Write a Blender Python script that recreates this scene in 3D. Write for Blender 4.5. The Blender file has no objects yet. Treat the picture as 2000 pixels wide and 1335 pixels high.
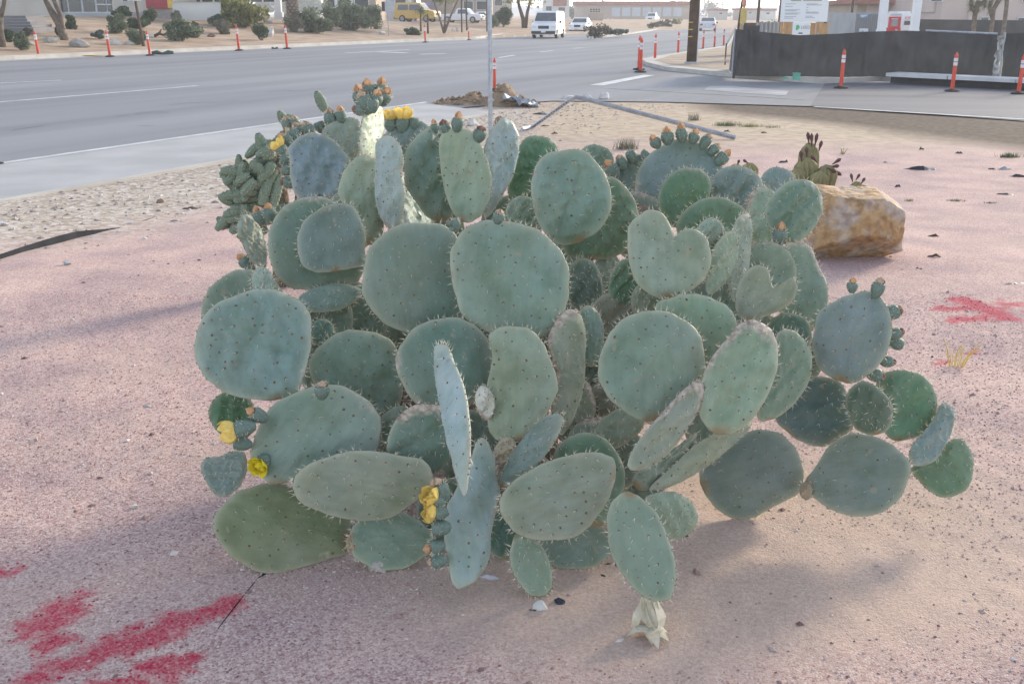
import bpy, math, random
import numpy as np
from mathutils import Vector, Matrix
R = math.radians
random.seed(7); rng = np.random.default_rng(7)
S = bpy.context.scene
COL = S.collection

# ------------------------------------------------------------------ camera, light, exposure
F = 1950.0; CX = 1000.0; CY = 667.5; HOR = 25.0; CAMZ = 1.75
PITCH = math.atan((CY-HOR)/F); CP, SP = math.cos(PITCH), math.sin(PITCH)
cd = bpy.data.cameras.new('camera'); cam = bpy.data.objects.new('camera', cd); COL.objects.link(cam)
cam.location = (0, 0, CAMZ); cam.rotation_euler = (math.pi/2-PITCH, 0, 0)
cd.sensor_width = 36; cd.lens = 36*F/2000; cd.clip_end = 8000; cd.clip_start = 0.05
S.camera = cam
SUN_AZ, SUN_EL = R(44), R(19)          # azimuth clockwise from +Y (view direction)
w = bpy.data.worlds.new('World'); S.world = w; w.use_nodes = True
nt = w.node_tree; bg = nt.nodes['Background']
sky = nt.nodes.new('ShaderNodeTexSky'); sky.sky_type = 'NISHITA'; sky.sun_disc = False
sky.sun_elevation = SUN_EL; sky.sun_rotation = SUN_AZ; sky.dust_density = 0.6; sky.air_density = 0.7; sky.ozone_density = 1.2
hs = nt.nodes.new('ShaderNodeHueSaturation'); hs.inputs['Saturation'].default_value = 0.54   # thin high haze whitens the sky
nt.links.new(sky.outputs[0], hs.inputs['Color']); nt.links.new(hs.outputs[0], bg.inputs[0]); bg.inputs[1].default_value = 0.15
sl = bpy.data.lights.new('sun', 'SUN'); sun = bpy.data.objects.new('sun', sl); COL.objects.link(sun)
sl.energy = 1.5; sl.angle = R(10); sl.color = (1.0, 0.86, 0.66)
sd = Vector((math.sin(SUN_AZ)*math.cos(SUN_EL), math.cos(SUN_AZ)*math.cos(SUN_EL), math.sin(SUN_EL)))
sun.rotation_euler = sd.to_track_quat('Z', 'Y').to_euler(); sun.location = (20, 15, 12)
S.view_settings.view_transform = 'Standard'; S.view_settings.look = 'None'
S.view_settings.exposure = 1.56; S.view_settings.gamma = 1.0

# ------------------------------------------------------------------ projection helpers (pixel -> direction)
def ray(u, v):
    a = (u-CX)/F; b = -(v-CY)/F
    return np.array([a, CP+SP*b, -SP+CP*b])
CAM = np.array([0, 0, CAMZ])
def at_y(u, v, Y):
    d = ray(u, v); return CAM + d*(Y/d[1])
def at_z(u, v, z):
    d = ray(u, v); return CAM + d*((z-CAMZ)/d[2])
E1 = np.array([0.4555, 0.8902]); E2 = np.array([-0.8902, 0.4555])   # along the highway / across it
KERB = 39.5
def sst(a, b, x):
    t = np.clip((np.asarray(x, float)-a)/(b-a), 0, 1); return t*t*(3-2*t)
def gz(x, y):
    x = np.asarray(x, float); y = np.asarray(y, float)
    z = -0.2*sst(6, 12, y)
    s = E2[0]*x+E2[1]*y; a = E1[0]*x+E1[1]*y
    bank = sst(KERB+0.3, KERB+0.5, s)*0.14 + sst(KERB+1.5, KERB+21, s)*(1.55-0.75*sst(62, 105, a))*(1-sst(150, 260, a))
    z = z + bank + 0.018*np.sin(x*1.7+1.0)*np.sin(y*1.3)*(1-sst(8, 11, y))*sst(3.3, 5, y)
    return z
def at_g(u, v, tmax=400.0):
    d = ray(u, v); t = 1.0; p = CAM
    while t < tmax:
        p = CAM+d*t
        if p[2] <= float(gz(p[0], p[1])): return p
        t += 0.02+t*0.003
    return p
def ppm(p):            # pixels per metre at a world point
    return F/(p[1]*CP-(p[2]-CAMZ)*SP)
ROADZ = -0.18
HAZE = 0.0009

# ------------------------------------------------------------------ materials
MATS = {}
def srgb(r, g, b):
    f = lambda c: (c/255/12.92 if c/255 <= .04045 else ((c/255+.055)/1.055)**2.4)
    return (f(r), f(g), f(b))
def mat(name, c1, c2=None, scale=8.0, rough=0.8, bump=0.0, bscale=None, detail=4.0, stretch=None, spec=0.3, metal=0.0, island=0.0, trans=0.0, alpha=1.0):
    if name in MATS: return MATS[name]
    m = bpy.data.materials.new(name); m.use_nodes = True; n = m.node_tree; L = n.links
    b = n.nodes['Principled BSDF']; b.inputs['Roughness'].default_value = rough
    b.inputs['Specular IOR Level'].default_value = spec; b.inputs['Metallic'].default_value = metal
    if c2 is None: c2 = tuple(x*0.8 for x in c1)
    tc = n.nodes.new('ShaderNodeTexCoord'); nz = n.nodes.new('ShaderNodeTexNoise')
    nz.inputs['Scale'].default_value = scale; nz.inputs['Detail'].default_value = detail
    if stretch:
        mp = n.nodes.new('ShaderNodeMapping'); mp.vector_type = 'POINT'; r0 = n.nodes.new('ShaderNodeVectorRotate'); r0.rotation_type = 'Z_AXIS'; r0.inputs['Angle'].default_value = stretch[0]
        L.new(tc.outputs['Object'], r0.inputs['Vector']); L.new(r0.outputs[0], mp.inputs['Vector']); mp.inputs['Scale'].default_value = (stretch[1], stretch[2], 1); L.new(mp.outputs[0], nz.inputs['Vector'])
    else: L.new(tc.outputs['Object'], nz.inputs['Vector'])
    rp = n.nodes.new('ShaderNodeValToRGB'); rp.color_ramp.elements[0].position = .35; rp.color_ramp.elements[1].position = .65
    rp.color_ramp.elements[0].color = (*c2, 1); rp.color_ramp.elements[1].color = (*c1, 1)
    L.new(nz.outputs['Fac'], rp.inputs[0]); out = rp.outputs[0]
    if island > 0:
        g = n.nodes.new('ShaderNodeNewGeometry'); mr = n.nodes.new('ShaderNodeMapRange')
        mr.inputs[3].default_value = 1-island; mr.inputs[4].default_value = 1+island
        L.new(g.outputs['Random Per Island'], mr.inputs[0])
        mx = n.nodes.new('ShaderNodeVectorMath'); mx.operation = 'SCALE'
        L.new(out, mx.inputs[0]); L.new(mr.outputs[0], mx.inputs['Scale']); out = mx.outputs[0]
    L.new(out, b.inputs['Base Color'])
    if bump > 0:
        n2 = n.nodes.new('ShaderNodeTexNoise'); n2.inputs['Scale'].default_value = bscale or scale*4; n2.inputs['Detail'].default_value = 6
        L.new(tc.outputs['Object'], n2.inputs['Vector'])
        bp = n.nodes.new('ShaderNodeBump'); bp.inputs['Strength'].default_value = bump; bp.inputs['Distance'].default_value = 0.02
        L.new(n2.outputs['Fac'], bp.inputs['Height']); L.new(bp.outputs[0], b.inputs['Normal'])
    if trans > 0:
        t = n.nodes.new('ShaderNodeBsdfTranslucent'); L.new(out, t.inputs[0]); ms = n.nodes.new('ShaderNodeMixShader')
        ms.inputs[0].default_value = trans; o = n.nodes['Material Output']
        L.new(b.outputs[0], ms.inputs[1]); L.new(t.outputs[0], ms.inputs[2]); L.new(ms.outputs[0], o.inputs['Surface'])
    if alpha < 1: b.inputs['Alpha'].default_value = alpha
    MATS[name] = m; return m

# ------------------------------------------------------------------ mesh helpers
class MB:
    def __init__(s): s.v = []; s.f = []; s.mi = []
    def add(s, vs, fs, mi=0):
        o = len(s.v); s.v.extend([tuple(map(float, p)) for p in vs]); s.f.extend([tuple(i+o for i in f) for f in fs]); s.mi.extend([mi]*len(fs)); return s
    def box(s, c, d, rot=0.0, mi=0, taper=1.0):
        x, y, z = d[0]/2, d[1]/2, d[2]/2; cs, sn = math.cos(rot), math.sin(rot); vs = []
        for k, t in ((-z, 1.0), (z, taper)):
            for i, j in ((-x, -y), (x, -y), (x, y), (-x, y)):
                i, j = i*t, j*t
                vs.append((c[0]+i*cs-j*sn, c[1]+i*sn+j*cs, c[2]+k))
        return s.add(vs, [(3, 2, 1, 0), (4, 5, 6, 7), (0, 1, 5, 4), (1, 2, 6, 5), (2, 3, 7, 6), (3, 0, 4, 7)], mi)
    def tube(s, pts, rads, n=8, mi=0, cap=True):
        pts = [np.array(p, float) for p in pts]
        if np.isscalar(rads): rads = [rads]*len(pts)
        o = len(s.v); vs = []; fs = []; up = None
        for i, p in enumerate(pts):
            t = pts[min(i+1, len(pts)-1)]-pts[max(i-1, 0)]; t = t/(np.linalg.norm(t)+1e-9)
            if up is None: up = np.array([1., 0, 0]) if abs(t[0]) < .8 else np.array([0, 1., 0])
            x = np.cross(t, up); x /= np.linalg.norm(x)+1e-9; y = np.cross(t, x); up = -np.cross(t, x) if False else np.cross(x, t)
            for k in range(n):
                a = 2*math.pi*k/n; vs.append(p+rads[i]*(math.cos(a)*x+math.sin(a)*y))
        for i in range(len(pts)-1):
            for k in range(n):
                a, b = i*n+k, i*n+(k+1) % n; fs.append((a, b, b+n, a+n))
        if cap: fs.append(tuple(range(n-1, -1, -1))); fs.append(tuple((len(pts)-1)*n+k for k in range(n)))
        return s.add(vs, fs, mi)
    def lathe(s, prof, c=(0, 0, 0), n=14, mi=0):
        vs = []; fs = []
        for r, z in prof:
            for k in range(n):
                a = 2*math.pi*k/n; vs.append((c[0]+r*math.cos(a), c[1]+r*math.sin(a), c[2]+z))
        for i in range(len(prof)-1):
            for k in range(n):
                a, b = i*n+k, i*n+(k+1) % n; fs.append((a, b, b+n, a+n))
        fs.append(tuple(range(n-1, -1, -1))); fs.append(tuple((len(prof)-1)*n+k for k in range(n)))
        return s.add(vs, fs, mi)
    def mesh(s, name, smooth=False):
        me = bpy.data.meshes.new(name); me.from_pydata(s.v, [], s.f)
        me.polygons.foreach_set('material_index', s.mi)
        if smooth: me.polygons.foreach_set('use_smooth', [True]*len(s.f))
        me.update(); return me
def link(name, me, ms, parent=None, loc=None):
    o = bpy.data.objects.new(name, me); COL.objects.link(o)
    if me is not None and ms is not None and not me.materials:
        for m in (ms if isinstance(ms, (list, tuple)) else [ms]): me.materials.append(m)
    if parent is not None: o.parent = parent
    if loc is not None: o.location = tuple(loc)
    return o
def tag(o, label, cat, group=None):
    o['label'] = label; o['category'] = cat
    if group: o['group'] = group
    return o
def kind(o, k): o['kind'] = k; return o
def empty(name, loc, rz=0.0, label=None, cat=None, group=None):
    o = bpy.data.objects.new(name, None); COL.objects.link(o); o.location = tuple(map(float, loc)); o.rotation_euler = (0, 0, rz); o.empty_display_size = .1
    if label: tag(o, label, cat, group)
    return o
def copy_tree(o, parent=None):
    c = o.copy(); COL.objects.link(c); c.parent = parent
    for ch in list(o.children): copy_tree(ch, c)
    return c
def vattr(me, name, arr):
    a = me.attributes.new(name, 'FLOAT', 'POINT'); a.data.foreach_set('value', np.asarray(arr, np.float32))
def noise2(x, y, seed=0):
    r = np.random.default_rng(seed); z = np.zeros_like(x, dtype=float)
    for i in range(7):
        a = r.uniform(0, 6.28); f = r.uniform(.6, 2.2); z += np.sin((x*math.cos(a)+y*math.sin(a))*f+r.uniform(0, 6.28))
    return z/7

# ------------------------------------------------------------------ ground
def seg_mask(X, Y, p, q, wd):
    p = np.array(p[:2]); q = np.array(q[:2]); d = q-p; L2 = d@d+1e-9
    t = np.clip(((X-p[0])*d[0]+(Y-p[1])*d[1])/L2, 0, 1)
    return np.clip(1-np.hypot(X-(p[0]+t*d[0]), Y-(p[1]+t*d[1]))/wd, 0, 1)
REDS = []
def make_ground():
    def axis(lo, hi, fl, fh, st, g):
        a = list(np.arange(fl, fh, st)); s = st; x = fl
        while x > lo: s *= g; x -= s; a.insert(0, x)
        s = st; x = a[-1]
        while x < hi: s *= g; x += s; a.append(x)
        return np.array(a)
    xs = axis(-1500, 1500, -3.2, 3.2, 0.022, 1.05); ys = axis(-30, 1800, 1.6, 6.2, 0.022, 1.022)
    X, Y = np.meshgrid(xs, ys); Z = gz(X, Y)
    near = 1-sst(5, 9, Y)
    Z = Z + near*0.016*noise2(X*3.1, Y*6.5, 3) + near*0.004*noise2(X*22, Y*22, 4)
    # mound of soil the cactus grows from
    Z = Z + 0.05*np.exp(-((X-.15)**2/0.6+(Y-3.9)**2/0.5))
    V = np.stack([X, Y, Z], -1).reshape(-1, 3); ny, nx = X.shape
    idx = np.arange(nx*ny).reshape(ny, nx)
    f = np.stack([idx[:-1, :-1], idx[:-1, 1:], idx[1:, 1:], idx[1:, :-1]], -1).reshape(-1, 4)
    me = bpy.data.meshes.new('ground'); me.from_pydata(V.tolist(), [], f.tolist()); me.polygons.foreach_set('use_smooth', [True]*len(f)); me.update()
    g = lambda u, v: at_z(u, v, 0.0)
    red = np.zeros_like(X)
    def st(u0, v0, u1, v1, wd, k=1.0):
        nonlocal red
        REDS.append((g(u0, v0), g(u1, v1), wd*1.3, k)); red = np.maximum(red, k*seg_mask(X, Y, g(u0, v0), g(u1, v1), wd*1.3))
    st(60, 1325, 250, 1255, .075, .8); st(235, 1262, 330, 1225, .085, 1); st(330, 1225, 455, 1178, .06, .95)
    st(75, 1225, 120, 1190, .10, .85); st(110, 1182, 165, 1162, .05, .85); st(80, 1260, 130, 1245, .07, .65)
    st(290, 1305, 365, 1292, .07, .85); st(190, 1334, 330, 1322, .06, .8); st(-30, 1120, 25, 1115, .05, .9)
    st(1840, 600, 1935, 600, .10, .75); st(1880, 585, 1960, 618, .12, .95); st(1865, 622, 1925, 618, .09, .85); st(1960, 595, 2040, 605, .16, .6); st(1825, 712, 1850, 705, .05, .5); st(1895, 690, 1910, 680, .04, .6)
    # zones: pink gravel, sand, grey rocky verge, brown tilled strip, pale grass verge
    front_sand = np.exp(-(((X-.45)/.85)**2+((Y-2.75)/.42)**2)) + .8*np.exp(-(((X-1.5)/.9)**2+((Y-3.1)/.5)**2)) + .55*np.exp(-(((X-.6)/1.3)**2+((Y-3.6)/.7)**2))
    sand = np.clip(1.25*front_sand + .42*noise2(X*1.6, Y*3.4, 9)+.25*noise2(X*4, Y*9, 19), 0, 1)
    s = E2[0]*X+E2[1]*Y
    verge = sst(6.3, 8.0, s+.25*noise2(X*2, Y*2, 12))*(1-sst(12, 14, s))*sst(1, 2, -X+2)
    p = [g(1560, 207), g(2100, 262)]
    brown = seg_mask(X, Y, at_z(1540, 209, -.2), at_z(2150, 276, -.2), 2.6+.8*noise2(X*.8, Y*.8, 5))
    brown = np.maximum(brown, .6*seg_mask(X, Y, at_z(1250, 196, -.2), at_z(1530, 205, -.2), .5))
    pale = np.clip(sst(14.0, 17.5, Y+.10*X*0+.7*noise2(X*.7, Y*.7, 8)), 0, 1)*(1-verge)
    pale = np.clip(pale, 0, 1); bank = sst(KERB, KERB+.6, s)
    farr = sst(34, 38, Y)*(1-bank)
    for nme, a in (('red', red), ('sand', sand), ('verge', verge), ('brown', np.clip(brown*2.2, 0, 1)), ('pale', pale), ('bank', np.maximum(bank, farr))): vattr(me, nme, a.reshape(-1))
    m = bpy.data.materials.new('ground_gravel'); m.use_nodes = True; n = m.node_tree; L = n.links; N = n.nodes.new
    b = n.nodes['Principled BSDF']; b.inputs['Roughness'].default_value = .95; b.inputs['Specular IOR Level'].default_value = .15
    tc = N('ShaderNodeTexCoord'); gm = N('ShaderNodeNewGeometry')
    def vor(scale, feat='F1'):
        q = N('ShaderNodeTexVoronoi'); q.inputs['Scale'].default_value = scale; L.new(tc.outputs['Object'], q.inputs['Vector']); return q
    def nz(scale, det=5):
        q = N('ShaderNodeTexNoise'); q.inputs['Scale'].default_value = scale; q.inputs['Detail'].default_value = det; L.new(tc.outputs['Object'], q.inputs['Vector']); return q
    def ramp(src, stops):
        r = N('ShaderNodeValToRGB'); e = r.color_ramp.elements
        while len(e) < len(stops): e.new(.5)
        for i, (p_, c) in enumerate(stops): e[i].position = p_; e[i].color = (*c, 1)
        L.new(src, r.inputs[0]); return r.outputs[0]
    def mix(fac, a_, b_, t='MIX'):
        x = N('ShaderNodeMix'); x.data_type = 'RGBA'; x.blend_type = t
        if isinstance(fac, float): x.inputs[0].default_value = fac
        else: L.new(fac, x.inputs[0])
        L.new(a_, x.inputs[6]); L.new(b_, x.inputs[7]); return x.outputs[2]
    def attr(k):
        q = N('ShaderNodeAttribute'); q.attribute_name = k; return q.outputs['Fac']
    def math_(op, a_, b_=None, clamp=False):
        q = N('ShaderNodeMath'); q.operation = op; q.use_clamp = clamp
        for i, z in enumerate((a_, b_)):
            if z is None: continue
            if isinstance(z, (int, float)): q.inputs[i].default_value = z
            else: L.new(z, q.inputs[i])
        return q.outputs[0]
    v1 = vor(150); v2 = vor(60)
    sep = N('ShaderNodeSeparateColor'); L.new(v1.outputs['Color'], sep.inputs[0])
    gravel = ramp(sep.outputs[0], [(0, (.30, .195, .175)), (.25, (.43, .305, .28)), (.55, (.51, .385, .35)), (.8, (.58, .46, .415)), (1, (.64, .54, .49))])
    big = ramp(nz(1.6, 6).outputs['Fac'], [(.35, (.80, .76, .80)), (.65, (1.1, 1.04, 1.0))])
    gravel = mix(1.0, gravel, big, 'MULTIPLY')
    sandc = ramp(nz(90, 3).outputs['Fac'], [(.3, (.42, .315, .25)), (.55, (.52, .395, .315)), (.75, (.59, .46, .37))])
    c = mix(math_('MULTIPLY', attr('sand'), .85), gravel, sandc)
    sep2 = N('ShaderNodeSeparateColor'); L.new(vor(22).outputs['Color'], sep2.inputs[0])
    verc = ramp(sep2.outputs[0], [(0, (.28, .23, .18)), (.4, (.42, .35, .28)), (.8, (.50, .44, .38)), (1, (.62, .58, .53))])
    c = mix(attr('verge'), c, verc)
    palec = ramp(nz(5, 8).outputs['Fac'], [(.3, (.36, .27, .20)), (.6, (.50, .41, .30)), (.8, (.55, .48, .36))])
    c = mix(attr('pale'), c, palec)
    brc = ramp(nz(9, 8).outputs['Fac'], [(.3, (.075, .056, .042)), (.7, (.165, .127, .096))])
    c = mix(attr('brown'), c, brc)
    bkc = ramp(nz(.8, 8).outputs['Fac'], [(.3, (.30, .215, .15)), (.7, (.48, .37, .27))])
    c = mix(attr('bank'), c, bkc)
    redf = math_('MULTIPLY', math_('SUBTRACT', math_('ADD', math_('MULTIPLY', attr('red'), 1.15), math_('MULTIPLY', nz(13, 9).outputs['Fac'], 1.9)), 1.20), 1.9, True)
    redf = math_('MULTIPLY', redf, math_('ADD', math_('MULTIPLY', sep.outputs[1], .45), .5), True)
    redf = math_('MULTIPLY', redf, math_('GREATER_THAN', attr('red'), .02))
    rc = N('ShaderNodeRGB'); rc.outputs[0].default_value = (.44, .022, .06, 1)
    c = mix(redf, c, rc.outputs[0])
    L.new(c, b.inputs['Base Color'])
    h = math_('ADD', math_('MULTIPLY', math_('SUBTRACT', 1.0, v1.outputs['Distance']), .5), math_('MULTIPLY', nz(45, 5).outputs['Fac'], .6))
    bp = N('ShaderNodeBump'); bp.inputs['Strength'].default_value = .55; bp.inputs['Distance'].default_value = .006
    L.new(h, bp.inputs['Height']); L.new(bp.outputs[0], b.inputs['Normal'])
    o = link('ground', me, m); kind(o, 'structure'); return o
ground = make_ground()

def stones(name, pts, rmin, rmax, cols, mname, flat=.6, power=2.2):
    base = np.array([(1, 0, 0), (-1, 0, 0), (0, 1, 0), (0, -1, 0), (0, 0, 1), (0, 0, -.5)], float)
    fc = np.array([(0, 2, 4), (2, 1, 4), (1, 3, 4), (3, 0, 4), (2, 0, 5), (1, 2, 5), (3, 1, 5), (0, 3, 5)])
    n = len(pts); rad = rmin+(rmax-rmin)*rng.random(n)**power
    ang = rng.random(n)*6.28; ca, sa = np.cos(ang), np.sin(ang)
    v = base[None]*rng.uniform(.6, 1.25, (n, 6, 1))*rad[:, None, None]; v[:, :, 2] *= flat; v[:, :, 0] *= 1.3
    x = v[:, :, 0]*ca[:, None]-v[:, :, 1]*sa[:, None]; y = v[:, :, 0]*sa[:, None]+v[:, :, 1]*ca[:, None]
    P = np.asarray(pts); vv = np.stack([x+P[:, None, 0], y+P[:, None, 1], v[:, :, 2]+P[:, None, 2]+.1*rad[:, None]], -1).reshape(-1, 3)
    ff = (fc[None]+6*np.arange(n)[:, None, None]).reshape(-1, 3)
    me = bpy.data.meshes.new(name); me.from_pydata(vv.tolist(), [], ff.tolist()); me.update()
    m = MATS.get(mname)
    if m is None:
        m = bpy.data.materials.new(mname); m.use_nodes = True; nn = m.node_tree; b = nn.nodes['Principled BSDF']; b.inputs['Roughness'].default_value = .9; b.inputs['Specular IOR Level'].default_value = .2
        g = nn.nodes.new('ShaderNodeNewGeometry'); r = nn.nodes.new('ShaderNodeValToRGB'); e = r.color_ramp.elements
        while len(e) < len(cols): e.new(.5)
        for i, c in enumerate(cols): e[i].position = i/(len(cols)-1); e[i].color = (*c, 1)
        nn.links.new(g.outputs['Random Per Island'], r.inputs[0]); nn.links.new(r.outputs[0], b.inputs['Base Color']); MATS[mname] = m
    o = link(name, me, m); kind(o, 'stuff'); return o
# pink gravel grains, denser near and away from the bare sand
px = rng.uniform(-3.0, 3.0, 120000); py = 1.75+4.6*rng.random(120000)**1.35
keep = (np.abs(px) < .62*py+.25)
sandm = np.exp(-(((px-.45)/.85)**2+((py-2.75)/.42)**2))+.7*np.exp(-(((px-1.5)/.9)**2+((py-3.1)/.5)**2))
keep &= rng.random(120000) < np.clip(.52+.42*noise2(px*2.2, py*4, 33)-.62*sandm, .03, 1)
px, py = px[keep], py[keep]
gp = np.stack([px, py, gz(px, py)+(1-sst(5, 9, py))*(0.016*noise2(px*3.1, py*6.5, 3)+.004*noise2(px*22, py*22, 4))+0.05*np.exp(-((px-.15)**2/0.6+(py-3.9)**2/0.5))], -1)
rm = np.zeros(len(gp))
for p_, q_, w_, k_ in REDS: rm = np.maximum(rm, k_*seg_mask(gp[:, 0], gp[:, 1], p_, q_, w_))
isr = rm*1.25+.28*noise2(gp[:, 0]*14, gp[:, 1]*14, 41)+rng.normal(0, .13, len(gp)) > .42
tag(stones('painted_gravel', gp[isr], .0022, .0062, [(.34, .015, .05), (.46, .03, .075), (.52, .06, .10)], 'painted_grain', .6, 2.0), 'gravel grains coated in red spray paint', 'gravel')
gp = gp[~isr]
tag(stones('pink_gravel', gp, .0020, .0062, [(.20, .11, .105), (.37, .22, .205), (.46, .305, .28), (.53, .385, .35), (.52, .42, .375), (.60, .50, .46)], 'gravel_grain', .7, 2.0), 'loose pink crushed gravel lying around the prickly pear', 'gravel')
bx_ = rng.uniform(-3.0, 3.0, 1500); by_ = 1.8+6*rng.random(1500)
gp2 = np.stack([bx_, by_, gz(bx_, by_)+(1-sst(5, 9, by_))*(0.016*noise2(bx_*3.1, by_*6.5, 3)+.004*noise2(bx_*22, by_*22, 4))+0.05*np.exp(-((bx_-.15)**2/0.6+(by_-3.9)**2/0.5))], -1)
tag(stones('loose_stones', gp2, .004, .016, [(.14, .085, .08), (.30, .19, .17), (.42, .30, .27), (.55, .47, .42), (.70, .65, .60)], 'loose_stone', .65, 3.5), 'scattered larger chips among the fine pink gravel', 'stones')
lx_ = rng.normal(.25, .55, 420); ly_ = rng.normal(3.45, .42, 420); lk = (ly_ > 2.85) & (lx_ < .62) & (lx_ > -.7); lx_, ly_ = lx_[lk], ly_[lk]
gp3 = np.stack([lx_, ly_, gz(lx_, ly_)+0.016*noise2(lx_*3.1, ly_*6.5, 3)+.004*noise2(lx_*22, ly_*22, 4)+0.05*np.exp(-((lx_-.15)**2/0.6+(ly_-3.9)**2/0.5))], -1)
tag(stones('dry_litter', gp3, .005, .024, [(.10, .07, .05), (.20, .145, .10), (.32, .25, .18), (.46, .39, .30)], 'litter_flake', .3, 2.2), 'brown dry cactus litter on the soil under the pads', 'litter')
# grey stones of the verge beside the concrete strip
n_ = 6000; s_ = rng.uniform(6.6, 9.75, n_); a_ = rng.uniform(-1, 22, n_)
vx = E1[0]*a_+E2[0]*s_; vy = E1[1]*a_+E2[1]*s_
k_ = (rng.random(n_) < np.clip((s_-6.2)/2.6, .1, 1)); vx, vy = vx[k_], vy[k_]
tag(stones('verge_stones', np.stack([vx, vy, gz(vx, vy)], -1), .006, .034, [(.20, .17, .15), (.34, .29, .25), (.44, .38, .33), (.58, .54, .50)], 'verge_stone', .6, 3.0), 'grey and tan loose stones along the concrete strip', 'stones')

# ------------------------------------------------------------------ roads and pavements
def sheet(name, pts, z, m, k='structure', thick=0.0, zf=None):
    vs = [(p[0], p[1], z if zf is None else zf(p)) for p in pts]; mb = MB(); n = len(vs)
    if thick:
        mb.add(vs+[(x, y, q-thick) for x, y, q in vs], [tuple(range(n))]+[(i, n+i, n+(i+1) % n, (i+1) % n) for i in range(n)])
    else: mb.add(vs, [tuple(range(n))])
    me = mb.mesh(name); o = link(name, me, m)
    a = sum(vs[i][0]*vs[(i+1) % n][1]-vs[(i+1) % n][0]*vs[i][1] for i in range(n))
    if a < 0: me.flip_normals()
    if k: kind(o, k)
    return o
def sa(s, a): return E1*a+E2*s
Z = lambda u, v: at_z(u, v, ROADZ)[:2]
M_asph = mat('asphalt_old', (.255, .257, .265), (.18, .182, .19), scale=1.0, stretch=(-math.atan2(E1[1], E1[0]), .035, .55), rough=.8, bump=.25, bscale=60, detail=10, spec=.3)
M_asph2 = mat('asphalt_new', (.16, .16, .17), (.11, .11, .12), scale=1.0, stretch=(.15, .06, .9), rough=.82, bump=.2, bscale=60, detail=8)
M_conc = mat('concrete', (.41, .405, .40), (.34, .34, .335), scale=1.2, rough=.85, bump=.12, bscale=30, detail=8)
M_kerb = mat('kerb_concrete', (.50, .47, .42), (.40, .37, .33), scale=1.5, rough=.85, detail=8)
M_white = mat('road_paint', (.62, .62, .61), (.42, .42, .42), scale=3, rough=.7, detail=10)
farpts = [sa(KERB, a) for a in (-90, -20, 0, 20, 40, 55, 66)] + [Z(1030, 64), Z(1120, 54.5), Z(1200, 47), Z(1260, 42), Z(1330, 36.5), Z(1385, 32)]
nearpts = [Z(1440, 32.5), Z(1425, 60), Z(1440, 120), Z(1560, 140), Z(1800, 150), Z(2600, 190), Z(2600, 275), Z(2000, 236), Z(1600, 208), Z(1300, 199), Z(1080, 197), Z(960, 205), Z(860, 214), sa(9.9, 18.3), sa(9.9, 0), sa(9.9, -60)]
sheet('road', farpts+nearpts, ROADZ, M_asph)
strip = [Z(0, 318), Z(570, 237), Z(790, 212), Z(850, 213), sa(9.85, 18.3), sa(9.85, 0), sa(9.85, -14), sa(12.35, -14)]
sheet('pavement', [sa(12.2, -14), sa(12.2, 19.5), sa(9.85, 18.4), sa(9.85, -14)], ROADZ+.006, M_conc)
sheet('road_edge_line', [sa(12.35, -14), sa(12.35, 19.8), sa(12.2, 19.7), sa(12.2, -14)], ROADZ+.010, M_white)
sheet('pavement_edge', [sa(9.86, -14), sa(9.86, 18.3), sa(9.74, 18.3), sa(9.74, -14)], ROADZ+.012, M_kerb, thick=.12)
def line(u0, v0, u1, v1, wd, m=M_white, z=ROADZ+.006, name='lane_line'):
    p, q = Z(u0, v0), Z(u1, v1); d = q-p; d = d/np.linalg.norm(d); nrm = np.array([-d[1], d[0]])*wd/2
    sheet(name, [p-nrm, q-nrm, q+nrm, p+nrm], z, m)
line(-40, 203, 385, 168, .16); line(0, 163, 120, 157, .15); line(975, 113, 1005, 108, .2); line(1055, 102, 1080, 99.5, .2); line(1120, 95, 1140, 93.5, .25)
line(675, 103.5, 800, 97.5, .25); line(740, 101.5, 795, 104, .5); line(820, 106.5, 870, 104.5, .3)
line(1165, 167, 1268, 147, .42, name='stop_line')
sheet('road_patch', [Z(1583, 207), Z(1612, 162), Z(1722, 163), Z(2600, 200), Z(2600, 272), Z(2000, 233)], ROADZ+.004, M_asph2)
M_pat = mat('patch_pale', (.42, .42, .43), (.26, .265, .28), scale=1.4, rough=.8, detail=9)
sheet('road_patch', [Z(1385, 169), Z(1420, 168), Z(1540, 178), Z(1535, 187), Z(1480, 184), Z(1375, 176)], ROADZ+.005, M_pat)
line(1180, 172, 1575, 195, .10, M_pat, ROADZ+.007); line(1590, 209, 2300, 252, .14, M_white, ROADZ+.008)
# tar-filled cracks
M_tar = mat('tar', (.10, .10, .105), rough=.7)
for pl in ([(330, 205), (372, 201), (410, 202), (470, 196)], [(520, 180), (560, 176), (575, 179), (640, 172)], [(20, 255), (75, 247), (88, 246)], [(225, 227), (250, 226)], [(262, 223), (300, 219), (330, 220)], [(270, 246), (300, 246)]):
    for a, b in zip(pl[:-1], pl[1:]): line(*a, *b, .03, M_tar, ROADZ+.003, 'road_crack')
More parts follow.
